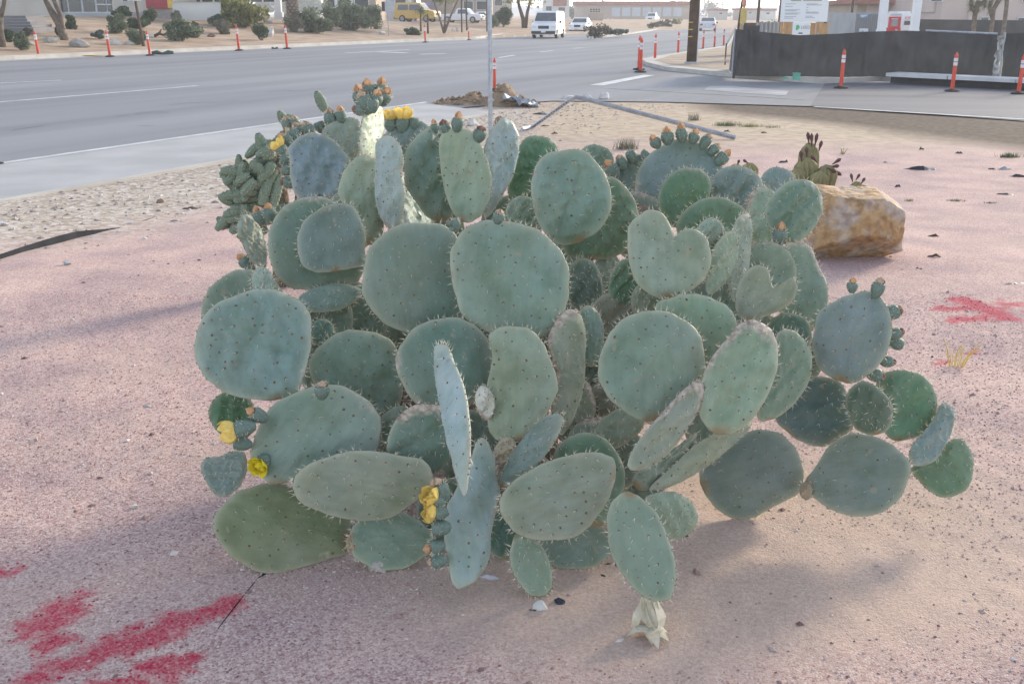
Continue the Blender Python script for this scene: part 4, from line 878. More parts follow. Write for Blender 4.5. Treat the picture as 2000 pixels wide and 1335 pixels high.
def boulder():
    m = bpy.data.materials.new('boulder_stone'); m.use_nodes = True; n = m.node_tree; L = n.links; N = n.nodes.new; b = n.nodes['Principled BSDF']; b.inputs['Roughness'].default_value = .9
    tc = N('ShaderNodeTexCoord')
    def nz(s, d): q = N('ShaderNodeTexNoise'); q.inputs['Scale'].default_value = s; q.inputs['Detail'].default_value = d; L.new(tc.outputs['Object'], q.inputs['Vector']); return q.outputs['Fac']
    r = N('ShaderNodeValToRGB'); e = r.color_ramp.elements; e[0].position = .30; e[0].color = (.36, .28, .25, 1); e[1].position = .75; e[1].color = (.60, .52, .46, 1)
    for p, c in ((.40, (.47, .38, .30)), (.48, (.45, .30, .16)), (.57, (.40, .235, .10)), (.66, (.47, .37, .27))): x = e.new(p); x.color = (*c, 1)
    L.new(nz(3.4, 7), r.inputs[0]); mx = N('ShaderNodeMix'); mx.data_type = 'RGBA'; mx.blend_type = 'MULTIPLY'; mx.inputs[0].default_value = 1
    r2 = N('ShaderNodeValToRGB'); r2.color_ramp.elements[0].position = .3; r2.color_ramp.elements[0].color = (.62, .58, .58, 1); r2.color_ramp.elements[1].position = .6; r2.color_ramp.elements[1].color = (1.1, 1.1, 1.1, 1)
    L.new(nz(16, 9), r2.inputs[0]); L.new(r.outputs[0], mx.inputs[6]); L.new(r2.outputs[0], mx.inputs[7]); L.new(mx.outputs[2], b.inputs['Base Color'])
    bp = N('ShaderNodeBump'); bp.inputs['Strength'].default_value = 1.0; bp.inputs['Distance'].default_value = .05; L.new(nz(13, 12), bp.inputs['Height']); L.new(bp.outputs[0], b.inputs['Normal'])
    import bmesh
    p0 = at_g(1664, 512); k = 1/ppm(p0)
    bm = bmesh.new(); bmesh.ops.create_icosphere(bm, subdivisions=6, radius=1.0); rr = np.random.default_rng(11)
    W = 130*k; D = .34; H_ = 141*k/CP
    cuts = [((-.48, -.86, .12), .52), ((.33, -.93, .16), .56), ((.08, -.12, .98), .58), ((.72, -.15, .68), .70), ((.97, -.22, .05), .84), ((-.72, -.25, .64), .74), ((-.97, 0, -.2), .98), ((.1, -.8, -.6), .74), ((.62, -.76, -.1), .74), ((0, .95, .3), .7), ((-.15, -.55, .82), .70)]
    F_ = rr.uniform(-1, 1, (10, 3)); PH = rr.uniform(0, 6, 10); V_ = np.array([v.co[:] for v in bm.verts]); V_ = V_*1.35
    for d, o_ in cuts:
        d = np.array(d, float); d /= np.linalg.norm(d); q = np.clip(V_@d-o_, 0, None); V_ -= q[:, None]*d*.998
    nn = sum(np.sin(V_@F_[i]*(5+3*i)+PH[i])*(1.0/(1+i*.8)) for i in range(10)); V_ *= (1+.014*nn)[:, None]
    gro = np.exp(-((V_[:, 0]+.25-.15*V_[:, 2]+.05*np.sin(V_[:, 2]*7))/.045)**2)+.5*np.exp(-((V_[:, 0]-.42+.3*V_[:, 2]+.06*np.sin(V_[:, 2]*11))/.03)**2)+.7*np.exp(-((V_[:, 2]-.30-.3*V_[:, 0]+.04*np.sin(V_[:, 0]*9))/.035)**2); V_ *= (1-.045*gro)[:, None]
    lo_, hi_ = V_.min(0), V_.max(0); V_ = (V_-(lo_+hi_)/2)/((hi_-lo_)/2)
    for v, q in zip(bm.verts, V_): v.co = (q[0]*W, q[1]*D, q[2]*H_/2+H_/2*.84)
    me = bpy.data.meshes.new('boulder'); bm.to_mesh(me); bm.free(); me.polygons.foreach_set('use_smooth', [True]*len(me.polygons)); me.update(); p0[1] += .25
    o = link('boulder', me, m, None, p0); tag(o, 'large rust-stained tan boulder sitting on pink gravel beside the cactus', 'boulder')
boulder()
M_rk = mat('rock_grey', (.46, .42, .38), (.30, .27, .24), scale=6, rough=.9, bump=.5, bscale=25)
M_rkw = mat('rock_white', (.66, .63, .58), (.48, .45, .41), scale=6, rough=.9, bump=.4)
M_rkb = mat('rock_brown', (.30, .20, .14), (.20, .13, .09), scale=6, rough=.9, bump=.4)
def rock(u, v, wpx, hpx, label, m=M_rk, name='rock', cat='rock', group=None, seed=None):
    p = at_g(u, v); k = 1/ppm(p); rx = wpx*k/2; rz = hpx*k*.62; me = rock_mesh(name, rx, rx*.8, rz, seed or int(u*3+v), sub=3)
    o = link(name, me, m); o.location = (p[0], p[1]+rx*.5, p[2]+rz*.45); tag(o, label, cat, group); return o
rock(738, 1122, 40, 36, 'tan lumpy stone under the low left pads', M_rk); rock(1056, 1200, 32, 32, 'small pale stone with a rusty underside in front of the cactus', M_rkw)
rock(1093, 1184, 26, 16, 'small shiny black pebble beside the pale stone', mat('black_pebble', (.03, .035, .05), rough=.3), 'pebble')
rock(702, 1106, 14, 12, 'small dark grey pebble beside the tan lumpy stone', mat('grey_pebble', (.16, .16, .17), rough=.7), 'pebble')
rock(129, 519, 18, 12, 'smooth blue-grey stone on pink gravel near the black edging', mat('bluegrey_stone', (.33, .35, .36), rough=.7)); rock(262, 993, 16, 9, 'flat white stone chip on the pink gravel', M_rkw, 'stone_chip', 'stone')
rock(285, 797, 18, 7, 'flat grey stone sliver on bare pink ground', M_rk, 'stone_chip', 'stone'); rock(60, 866, 18, 7, 'tan stone chip with a shadowed edge on pink gravel', M_rk, 'stone_chip', 'stone')
rock(312, 397, 17, 9, 'brownish cobble where the stony verge meets the pink gravel', M_rkb)
rock(1110, 195, 36, 9, 'low pale rock lying behind the bent post', M_rkw); rock(1148, 194, 22, 16, 'rounded white rock behind the bend of the post', M_rkw); rock(1182, 196, 26, 17, 'squat white rock standing apart by the road edge', M_rkw)
rock(975, 248, 26, 22, 'brown stone at the foot of the standing sign post', M_rkb); rock(925, 246, 26, 16, 'bright white rock behind the cactus buds', M_rkw)

# ------------------------------------------------------------------ small litter and markers on the ground
M_blk = mat('black_plastic', (.030, .032, .038), (.02, .02, .024), scale=8, rough=.45)
M_gry = mat('grey_plastic', (.36, .38, .41), (.24, .25, .27), scale=8, rough=.5)
M_dung = mat('dry_bark', (.13, .09, .06), (.07, .05, .035), scale=20, rough=.95, bump=.5)
def shard(u, v, wpx, hpx, label, m=M_blk, name='plastic_shard', cat='debris', group=None, curl=.5):
    p = at_g(u, v); k = 1/ppm(p); L_ = wpx*k; r = np.random.default_rng(int(u*5+v)); n = 7; vs = []; fs = []
    hh = hpx*k*1.1; wd = L_*.38
    for i in range(n):
        t = i/(n-1)-.5; h_ = hh*.62*(1-abs(2*t)**3)*r.uniform(.25, 1.0)
        for j in (-1, 0, 1):
            vs.append((L_*t+r.normal(0, L_*.02), j*wd*.5*(1-abs(2*t)**2.5*.8)*r.uniform(.6, 1), .006+(h_ if j == 0 else h_*curl*r.uniform(.0, 1))))
    for i in range(n-1):
        for j in (0, 1): fs.append((i*3+j, i*3+j+3, i*3+j+4, i*3+j+1))
    mb = MB(); mb.add(vs, fs); o = link(name, mb.mesh(name), m, None, p); o.rotation_euler = (0, 0, r.uniform(-.4, .4)); sm = o.modifiers.new('s', 'SOLIDIFY'); sm.thickness = .006; tag(o, label, cat, group); return o
shard(1792, 332, 56, 12, 'curled black and grey plastic shell piece beyond the boulder', M_blk, curl=.2); shard(1815, 332, 30, 9, 'torn grey plastic flap beside the curled black shell', M_gry)
shard(1962, 332, 30, 10, 'crumpled grey-black plastic scrap near the green weed', M_gry); shard(1937, 331, 14, 5, 'tiny dark chip beside the crumpled plastic scrap', M_blk); shard(1990, 346, 36, 8, 'long torn black plastic strip below the crumpled scrap', M_blk)
shard(1962, 381, 34, 6, 'thin twisted black strip on pink ground', M_blk); shard(1753, 366, 12, 9, 'forked black scrap just above the boulder top', M_blk); shard(1800, 293, 10, 10, 'upright pointed black chip on far pink ground', M_blk)
shard(1873, 300, 14, 6, 'low dark sliver beside the pointed black chip', M_blk); shard(1729, 318, 9, 6, 'small dark chip left of the curled black shell', M_blk); shard(1980, 556, 50, 5, 'narrow dark strip lying above the red paint mark', M_blk)
shard(1822, 463, 25, 10, 'chunky brown bark piece right of the boulder', M_dung, 'bark_piece', 'bark'); shard(1825, 502, 26, 10, 'two-lobed dark bark piece below the chunky one', M_dung, 'bark_piece', 'bark')
shard(1530, 318, 22, 16, 'dark ragged scrap beside the torch cactus buds', M_blk); shard(1420, 258, 14, 7, 'black chip by the lower end of the bent post', M_blk); shard(1492, 260, 12, 5, 'thin black chip on far gravel', M_blk)
shard(1060, 224, 42, 6, 'flat dark rag on the ground before the bent post', M_blk); shard(1064, 247, 18, 5, 'dark lump under the rising part of the bent post', M_dung); shard(1083, 262, 14, 7, 'brown clod on gravel below the bent post', M_dung)
shard(372, 408, 30, 7, 'dark twig scrap on pink gravel near the cholla', M_dung, 'twig', 'twig'); shard(955, 1130, 40, 10, 'pale plastic spoon handle poking from under the front pads', mat('pale_plastic', (.62, .60, .66), rough=.4), curl=.8)
shard(4, 438, 14, 9, 'white scrap of paper on the stony verge', mat('paper_white', (.8, .8, .8), rough=.7), 'paper_scrap', 'paper')
shard(1040, 1196, 20, 8, 'dark leaf under the pale stone', mat('dark_leaf', (.05, .07, .06), rough=.7), 'leaf', 'leaf')
# black landscape edging, standing on edge
def edging(pix, label, h0):
    P = [at_g(u, v) for u, v, _ in pix]; mb = MB(); n = len(P); vs = []
    for (u, v, h), p in zip(pix, P): hh = h/ppm(p); vs += [(p[0], p[1], p[2]-.02), (p[0]-.01, p[1]+.03, p[2]+hh)]
    mb.add(vs, [(2*i, 2*i+2, 2*i+3, 2*i+1) for i in range(n-1)]); o = link('landscape_edging', mb.mesh('landscape_edging'), mat('edging', (.035, .037, .042), (.02, .021, .025), scale=4, rough=.85, spec=.1)); sm = o.modifiers.new('s', 'SOLIDIFY'); sm.thickness = .004; tag(o, label, 'edging')
edging([(-40, 520, 10), (0, 508, 10), (45, 494, 11), (90, 482, 13), (125, 473, 14), (150, 467, 14), (182, 459, 9), (210, 452, 4), (235, 446, 1)], 'black plastic landscape edging strip curling out of pink gravel', .05)
edging([(270, 436, .8), (288, 430, 1.2), (312, 423, .8)], 'buried grey end of the edging strip near the stony verge', .02)
edging([(428, 1242, 5.5), (465, 1195, 7.5), (505, 1146, 8.5), (540, 1122, 15)], 'thin black edging line running under the lowest left pad', .02)
# yellow survey whisker marker
wp = at_g(1866, 720); wk = 1/ppm(wp); wm = empty('survey_marker', wp, 0, 'yellow plastic whisker survey marker beside red spray paint', 'marker'); M_yw = mat('whisker_yellow', (.72, .58, .14), (.62, .46, .10), scale=20, rough=.5)
for i in range(15):
    a = -20+i*4.2+random.uniform(-3, 3); L_ = (44+random.uniform(-8, 12))*wk*1.15; x0 = (-10+i*1.6)*wk; dx = math.sin(R(a)); mb = MB(); mb.tube([(x0, 0, -.01), (x0+dx*L_*.5, random.uniform(-.02, .02), L_*.55), (x0+dx*L_, random.uniform(-.05, .05), L_*.95)], [.0022, .0018, .0014], 5); link('whisker', mb.mesh('whisker'), M_yw, wm)

# ------------------------------------------------------------------ steel posts, soil heap
M_gal = mat('galvanised_steel', (.40, .42, .45), (.30, .31, .34), scale=10, rough=.45, metal=.5)
M_hole = mat('post_hole', (.03, .03, .035))
def square_post(name, label, pts, wpx, holes=True):
    P = [np.array(p, float) for p in pts]; base = P[0].copy(); t = empty(name, base, 0, label, 'post'); mb = MB(); wd = .052
    mb.tube([p-base for p in P], wd*.70, 4); o = link('steel_tube', mb.mesh('steel_tube'), M_gal, t)
    if holes:
        for a, b in zip(P[:-1], P[1:]):
            L_ = np.linalg.norm(b-a); d = (b-a)/L_; n = int(L_/.06); x = np.cross(d, [0, 0, 1.0]); 
            if np.linalg.norm(x) < .2: x = np.array([1., 0, 0])
            x /= np.linalg.norm(x); nn = np.cross(x, d); mbh = MB()
            if L_ < .3: continue
            for i in range(1, n):
                c = a+d*(i*L_/n)-base
                for f in ((0, -1, 0), ):
                    f = np.array(f, float); f = f-d*(f@d); f /= np.linalg.norm(f); s_ = np.cross(d, f); e = c+f*(wd*.5+.003)
                    mbh.add([e+.012*d, e+.012*s_, e-.012*d, e-.012*s_], [(0, 1, 2, 3)])
            link('post_holes', mbh.mesh('post_holes'), M_hole, t)['kind'] = 'stuff'
    return t
pb = at_g(958, 262); top = at_y(957, -60, pb[1]); square_post('sign_post', 'upright grey perforated steel post rising behind the cactus', [(pb[0], pb[1], pb[2]-.1), (pb[0], pb[1], 2.5)], 9)
mb = MB(); c_ = at_y(958, 196, pb[1]); mb.box((c_[0], c_[1], c_[2]), (.085, .085, .05)); mb.box((c_[0]+.05, c_[1], c_[2]), (.03, .03, .02)); tag(link('post_clamp', mb.mesh('post_clamp'), M_gal), 'steel clamp around the upright perforated post', 'clamp')
p1 = at_g(1020, 256); p2 = at_g(1042, 250); y_ = p2[1]; p3 = at_y(1112, 196, y_-.5); p35 = at_y(1124, 190, y_-.6); p36 = at_y(1140, 193, y_-.7); p4 = at_g(1436, 273); p4[2] += .03; p2[2] += .03; p1[2] += .03
square_post('bent_post', 'fallen perforated steel post bent in the middle across the pink gravel', [p1, p2, p3, p35, p36, p4], 9)
hp = at_g(945, 209); hk = 1/ppm(hp); n = 56; m_ = 26; vs = []; fs = []
for j in range(m_):
    for i in range(n):
        x = (i/(n-1)-.5)*2; y = (j/(m_-1)-.5)*2; X_ = x*1.35; Y_ = y*.7; e = max(0, 1-x*x*1.0-y*y)
        ht = (.34*math.exp(-((x-.32)/.20)**2)+.22*math.exp(-((x+.15)/.28)**2)+.08*math.exp(-((x+.6)/.3)**2)+.18*math.exp(-((x-.55)/.25)**2))*math.exp(-(y/.55)**2)+.02
        ht += .13*float(noise2(np.array(X_*9), np.array(Y_*9), 3))*e+.09*float(noise2(np.array(X_*22), np.array(Y_*22), 4))*e; vs.append((X_, Y_, ht-.03))
for j in range(m_-1):
    for i in range(n-1): fs.append((j*n+i, j*n+i+1, (j+1)*n+i+1, (j+1)*n+i))
mb = MB(); mb.add(vs, fs); o = link('soil_heap', mb.mesh('soil_heap', True), mat('soil', (.33, .235, .15), (.23, .16, .10), scale=7, rough=.95, bump=.8, bscale=25), None, hp); o.location.y += .6; tag(o, 'heap of brown soil dumped at the road edge behind the upright post', 'soil heap'); cl = [vs[i] for i in rng.integers(0, len(vs), 420) if vs[i][2] > .03]; co = stones('clods', np.array(cl), .012, .075, [(.20, .14, .09), (.27, .19, .125), (.34, .25, .17)], 'soil_clod', .8, 2.5); co.parent = o
mb = MB(); r = np.random.default_rng(8); nn = 9
vs = [((i/(nn-1)-.5)*.75+r.normal(0, .03), (j/(nn-1)-.5)*.5+r.normal(0, .03), max(.005, .22*(1-(i/(nn-1))) + r.normal(.02, .05))) for j in range(nn) for i in range(nn)]
mb.add(vs, [(j*nn+i, j*nn+i+1, (j+1)*nn+i+1, (j+1)*nn+i) for j in range(nn-1) for i in range(nn-1)]); ps = at_g(1018, 210); o = link('plastic_sheet', mb.mesh('plastic_sheet'), mat('grey_sheet', (.40, .43, .47), (.16, .17, .19), scale=6, rough=.35), None, ps); o.location.y += .1; tag(o, 'crumpled grey plastic sheet at the right end of the soil heap', 'plastic sheet')

# ------------------------------------------------------------------ delineator posts
M_or = mat('delineator_orange', (.68, .085, .045), (.58, .065, .035), scale=6, rough=.5); M_bandw = mat('reflective_white', (.72, .70, .70), rough=.4); M_rub = mat('rubber_base', (.035, .035, .038), rough=.8)
def delineator_proto():
    t = empty('delineator_post', (0, 0, 0)); mb = MB(); mb.lathe([(.20, 0), (.20, .025), (.13, .045), (.06, .06)], n=10); link('rubber_base', mb.mesh('rubber_base'), M_rub, t)
    mb = MB(); mb.lathe([(.057, .05), (.052, .55), (.048, .93), (.03, .95), (.024, .97), (.03, 1.0)], n=12); link('tube', mb.mesh('tube', False), M_or, t)
    for z in (.66, .77):
        mb = MB(); mb.lathe([(.056, z), (.056, z+.085)], n=12); link('reflective_band', mb.mesh('reflective_band'), M_bandw, t)
    return t
dp = delineator_proto(); first = True
def delin(u, vb, vt, label, group=None, lean=0.0, z=ROADZ+.012, bank=False):
    global first
    p = at_z(u, vb, z); h = (vb-vt)/ppm(p)/CP; o = dp if first else copy_tree(dp); first = False
    o.location = tuple(p); o.scale = (h*.95, h*.95, h); o.rotation_euler = (0, lean, 0); tag(o, label, 'post', group or 'orange delineator posts'); return o
l1 = 'orange delineator post with two white bands on the dark side road before the black fence'
delin(1642, 172, 103, 'orange banded post near the mint green utility box on the dark side road'); delin(1859, 178, 109, 'orange banded post before the raised white kerb, between two others'); delin(1989, 183, 113, 'orange banded post in front of the fence gap with clear film')
delin(1248, 136, 76, 'orange post standing behind its twin at the corner kerb'); delin(1251, 141, 80, 'front one of two orange posts huddled at the corner kerb')
l2 = 'orange post in the row along the highway edge by the utility pole'
for (u, a, b), q in zip(((1279, 119, 71), (1324, 108, 67), (1373, 97, 63), (1395, 94, 62), (1413, 91, 60)), ('orange post next after the huddled corner pair along the highway', 'orange post just short of the utility pole along the highway', 'orange post just past the utility pole, below the silver sedan', 'middle one of three orange posts past the utility pole', 'orange post closest to the fence corner along the highway')): delin(u, a, b, q)
delin(966, 176, 119, 'orange post with white bands right behind the upright steel post')
l3 = 'orange delineator post along the far kerb below the landscaped bank'
for (u, a, b), q in zip(((76, 111.5, 65), (215, 111, 64), (293, 108.5, 65), (467, 99, 54), (561, 95.5, 53), (831, 83, 52), (916, 78.5, 55)), ('orange post on the far apron between the two grey trees', 'orange post at the end of the yellow painted kerb', 'orange post beside the dark green drain sock', 'orange post on the far gutter below the big yellow-green bush', 'orange post on the far gutter below the palm', 'orange post on the far kerb below the narrow columnar tree', 'orange post on the far kerb below the bare thin tree')): delin(u, a, b, q, lean=-.04)
l4 = 'tiny orange post along the far curve of the highway'
for (u, a, b), q in zip(((1187, 51, 34), (1196, 48.5, 35), (1217, 46.5, 36), (1244, 44, 35)), ('tiny orange post closest to the slanting street tree on the far curve', 'tiny orange post paired with the one by the slanting street tree', 'tiny orange post on the far kerb below the pale shutters', 'tiny orange post on the far kerb nearest the white pickup on the road')): delin(u, a, b, q)
delin(-3, 319, 270, 'orange post at the edge line beside the concrete strip')

# ------------------------------------------------------------------ vegetation of the far side
FOL = dict(dark=mat('leaf_dark', (.09, .135, .06), (.05, .08, .036), scale=3, rough=.7, island=.35, trans=.2), grey=mat('leaf_grey', (.205, .245, .15), (.125, .155, .09), scale=3, rough=.75, island=.3, trans=.2),
           green=mat('leaf_green', (.13, .165, .07), (.07, .10, .045), scale=3, rough=.7, island=.35, trans=.2), yel=mat('leaf_yellow', (.26, .25, .075), (.15, .165, .05), scale=2, rough=.7, island=.35, trans=.25),
           blue=mat('leaf_blue', (.110, .160, .130), (.07, .10, .085), scale=3, rough=.7, island=.25), brown=mat('leaf_brown', (.140, .125, .080), (.085, .075, .05), scale=3, rough=.8, island=.3), pale=mat('leaf_pale', (.24, .23, .16), (.15, .14, .095), scale=3, rough=.8, island=.3))
M_bark = mat('bark', (.20, .165, .13), (.12, .095, .075), scale=6, rough=.95, bump=.6)
M_barkd = mat('bark_dark', (.115, .085, .06), (.07, .05, .035), scale=6, rough=.95, bump=.4)
def crown_mesh(rx, ry, rz, n, leaf, seed, clumps=14, fill=.55):
    r = np.random.default_rng(seed); d = r.normal(0, 1, (clumps, 3)); d /= np.linalg.norm(d, axis=1)[:, None]; C = d*r.uniform(.25, .78, (clumps, 1)); rad = r.uniform(.28, .48, clumps)
    i = r.integers(0, clumps, n); q = r.normal(0, 1, (n, 3)); q /= np.linalg.norm(q, axis=1)[:, None]; P = (C[i]+q*(rad[i]*r.uniform(fill, 1.05, n))[:, None])*np.array([rx, ry, rz])
    a = r.normal(0, 1, (n, 3)); a /= np.linalg.norm(a, axis=1)[:, None]; b = np.cross(a, r.normal(0, 1, (n, 3))); b /= np.linalg.norm(b, axis=1)[:, None]
    L_ = leaf*r.uniform(.6, 1.4, n)[:, None]; V = np.stack([P-a*L_, P+b*L_*.42, P+a*L_, P-b*L_*.42], 1).reshape(-1, 3)
    me = bpy.data.meshes.new('crown'); me.from_pydata(V.tolist(), [], np.arange(4*n).reshape(n, 4).tolist()); me.update(); return me
def shrub(u, vt, vb, wpx, kd, label, n=3200, name='shrub', cat='shrub', group='shrubs on the sandy bank', p=None, trunk=True, leaf=None):
    p = at_g(u, vb) if p is None else p; k = 1/ppm(p); rx = wpx*k*.68; rz = (vb-vt)*k*.63; t = empty(name, p, 0, label, cat, group)
    c = link('crown', crown_mesh(rx, rx*.85, rz, n, leaf or max(.05, rx*.09), int(u*3+vb*7)), FOL[kd], t); c.location = (0, rx*.3, rz*.86)
    if trunk:
        mb = MB(); r = np.random.default_rng(int(u))
        for q in range(4): mb.tube([(r.normal(0, .05), rx*.3, -.05), (r.uniform(-.5, .5)*rx, rx*.3+r.uniform(-.3, .3)*rx, rz*.9)], [.05*rx+.012, .02*rx+.006], 6)
        link('trunk', mb.mesh('trunk'), M_bark, t)
    return t
G1 = 'dark green mounded shrub on the sandy bank'; G2 = 'grey-green shrub on the sandy bank'
for a in [(238, 15, 37, 34, 'dark', 'dark rounded shrub by the corner of the building wall'), (224, 33, 66, 36, 'grey', 'upright grey shrub just uphill of the wooden sign pole'), (265, 36, 57, 38, 'dark', 'dark shrub brushing the wooden sign pole'), (266, 57, 88, 36, 'grey', 'grey shrub at the foot of the wooden sign pole'),
          (191, 61, 77, 22, 'blue', 'small blue-green agave-like clump on bare sand'), (293, 20, 43, 26, 'green', 'bright green shrub right of the wooden sign pole'), (262, 14, 30, 20, 'brown', 'brown twiggy shrub under the small window'), (345, 22, 46, 20, 'pale', 'pale wispy shrub before the low white wall'), (366, 18, 36, 26, 'dark', 'dark ball shrub before the low white wall'),
          (355, 47, 81, 54, 'grey', 'wide grey-green mound beside the driftwood branch'), (381, 55, 74, 24, 'brown', 'dull brown shrub tucked behind the wide grey mound'), (425, 30, 53, 30, 'dark', 'dark shrub under the big yellow-green bush'), (434, 41, 68, 34, 'pale', 'pale scrubby bush above the brown rock'),
          (472, -6, 55, 78, 'yel', 'big yellow-green bush, the brightest on the bank'), (416, -14, 22, 62, 'green', 'clipped flat-topped shrub left of the big yellow-green bush'), (510, 50, 80, 28, 'dark', 'dark leafy shrub against the white rock'), (520, -4, 32, 34, 'brown', 'dull shrub between the yellow bush and the pale column'), (574, 25, 64, 34, 'pale', 'pale shrub at the foot of the palm'),
          (617, 22, 66, 60, 'grey', 'wind-leaning rounded grey shrub right of the palm'), (645, 13, 62, 40, 'grey', 'tall grey shrub crowding the wind-leaning one'), (690, 12, 61, 58, 'grey', 'broad grey-green shrub with a bare open base'), (731, 15, 57, 36, 'grey', 'drooping grey shrub next to the sign back'), (600, -8, 30, 70, 'green', 'green hedge shrub behind the palm trunk'), (560, 2, 32, 34, 'grey', 'grey shrub peeking left of the palm trunk'),
          (138, 33, 58, 22, 'dark', 'dark shrub behind the forked tree'), (119, 50, 72, 16, 'dark', 'small dark shrub left of the forked tree foot'), (16, 62, 83, 20, 'dark', 'dark shrub behind the leftmost trunk'), (40, 67, 99, 30, 'grey', 'sparse grey shrub beside the concrete apron'), (53, 57, 72, 14, 'brown', 'small brown tuft above the steps edge'), (96, 11, 29, 26, 'dark', 'dark shrub at the glass doors'), (80, 17, 29, 16, 'brown', 'brown shrub against the pale wall'),
          (806, 52, 69, 26, 'dark', 'dark clump at the foot of the thin tree'), (984, 22, 53, 36, 'dark', 'dark scrub beside the yellow-green tree'), (962, 30, 55, 24, 'grey', 'grey scrub behind the upright steel post'), (665, 40, 54, 14, 'dark', 'small dark tuft between two grey shrubs'), (380, 44, 52, 10, 'brown', 'tiny brown tuft on open sand')]:
    shrub(*a[:5], a[5])
for i, (u, vt, vb, w_, kd, lb) in enumerate([(1166, 48, 74, 44, 'brown', 'wide dry bush on the near tip of the median'), (1200, 56, 70, 40, 'blue', 'low blue-grey ground shrub on the median'), (1222, 57, 66, 16, 'brown', 'small brown bush on the median'), (1277, 46, 56, 24, 'brown', 'brown bush before the white pickup on the median'), (1298, 40, 53, 28, 'brown', 'dark brown bush mid median'), (1320, 38, 50, 20, 'yel', 'yellowish bush at the far end of the median')]):
    shrub(u, vt, vb, w_, kd, lb, 900, group='bushes on the median', p=at_z(u, vb, ROADZ+.16), trunk=False)
def tree(u, vb, vt, wpx, kd, label, forks, trunk_w, bark=M_bark, n=2600, name='tree', p=None, crown_frac=.6, leaf=None):
    p = at_g(u, vb) if p is None else p; k = 1/ppm(p); H_ = (vb-vt)*k; t = empty(name, p, 0, label, 'tree'); mb = MB()
    for path in forks: mb.tube([((x-u)*k, 0, (vb-y)*k) if isinstance(x, (int, float)) else x for x, y, w_ in path], [w_*k/2 for x, y, w_ in path], 8)
    link('trunk', mb.mesh('trunk', True), bark, t); rx = wpx*k/2; rz = H_*crown_frac/2
    c = link('crown', crown_mesh(rx, rx, rz, n, leaf or rx*.06, int(u), 18, .35), FOL[kd], t); c.location = (0, 0, H_-rz); return t
tree(5, 92, -170, 300, 'green', 'grey-barked tree forking low at the left end of the bank', [[(4, 94, 16), (5, 60, 14), (8, 38, 14), (0, 15, 10), (-14, -20, 8), (-30, -80, 6)], [(8, 38, 12), (20, 15, 9), (30, -20, 7), (40, -80, 5)]], 14)
tree(126, 79, -180, 280, 'green', 'grey forked tree standing before the glass doors', [[(127, 81, 17), (120, 50, 15), (108, 25, 13), (98, 0, 9), (84, -30, 7), (70, -90, 5)], [(124, 60, 12), (124, 30, 10), (116, 5, 9), (108, -40, 7), (110, -100, 5)]], 14)
tree(868, 66, -60, 110, 'yel', 'slim multi-stemmed tree with pale yellow-green leaves beside the kerb', [[(868, 67, 5), (860, 40, 4), (850, 10, 3), (845, -30, 2)], [(868, 64, 5), (870, 35, 4), (872, 0, 3), (874, -40, 2)], [(869, 62, 5), (880, 35, 4), (895, 5, 3), (905, -30, 2)]], 5, M_bark, 1500)
tree(1024, 61, -70, 110, 'yel', 'yellow-green tree with dark split trunk left of the white van', [[(1024, 62, 10), (1022, 40, 8), (1014, 15, 6), (1005, -20, 4)], [(1026, 55, 8), (1030, 25, 6), (1040, -10, 4)]], 8, M_barkd, 2600, p=at_z(1024, 61, ROADZ+.1), crown_frac=.72)
tree(822, 62, 6, 34, 'green', 'thin young tree before the yellow vehicle', [[(822, 63, 4), (822, 40, 3), (824, 15, 2)]], 4, M_barkd, 700)
tree(836, 66, 14, 20, 'yel', 'narrow columnar shrub-tree beside an orange post', [[(836, 67, 4), (836, 30, 3)]], 4, M_barkd, 700)
tree(912, 60, -40, 50, 'brown', 'bare thin tree behind the orange kerb post', [[(912, 62, 3), (911, 20, 3), (914, -20, 2)]], 3, M_barkd, 300)
tree(1182, 36, -40, 60, 'green', 'slanting street tree before the long beige building', [[(1186, 37, 5), (1180, 15, 4), (1172, -10, 3)], [(1185, 30, 4), (1192, 5, 3)]], 5, M_barkd, 1500, p=at_z(1182, 36, .4))
shrub(1318, 4, 34, 46, 'green', 'rounded green tree beyond the white vehicles', 1500, 'far_tree', 'tree', 'far trees', p=at_z(1318, 33.5, 0)); shrub(1290, 12, 34, 26, 'grey', 'greyish small tree left of the rounded green one', 900, 'far_tree', 'tree', 'far trees', p=at_z(1290, 33, 0))
shrub(1390, 4, 33, 40, 'brown', 'thin brownish tree far down the highway', 700, 'far_tree', 'tree', 'far trees', p=at_z(1388, 32.5, 0)); shrub(1120, 8, 34, 34, 'green', 'green tree above the white sedan', 1100, 'far_tree', 'tree', 'far trees', p=at_z(1118, 37, .1)); shrub(1415, 26, 35, 40, 'dark', 'dark low tree line near the highway end', 700, 'far_tree', 'tree', 'far trees', p=at_z(1415, 32.5, 0))
shrub(1640, 18, 64, 60, 'dark', 'dark evergreen behind the construction yard', 2200, 'far_tree', 'tree', 'far trees', p=at_y(1640, 50, 70)*np.array([1, 1, 0])+np.array([0, 0, -.05]))
shrub(1518, -8, 40, 28, 'green', 'green tree crown left of the white notice board', 900, 'far_tree', 'tree', 'far trees', p=at_y(1516, 40, 60)*np.array([1, 1, 0])+np.array([0, 0, -.05]))
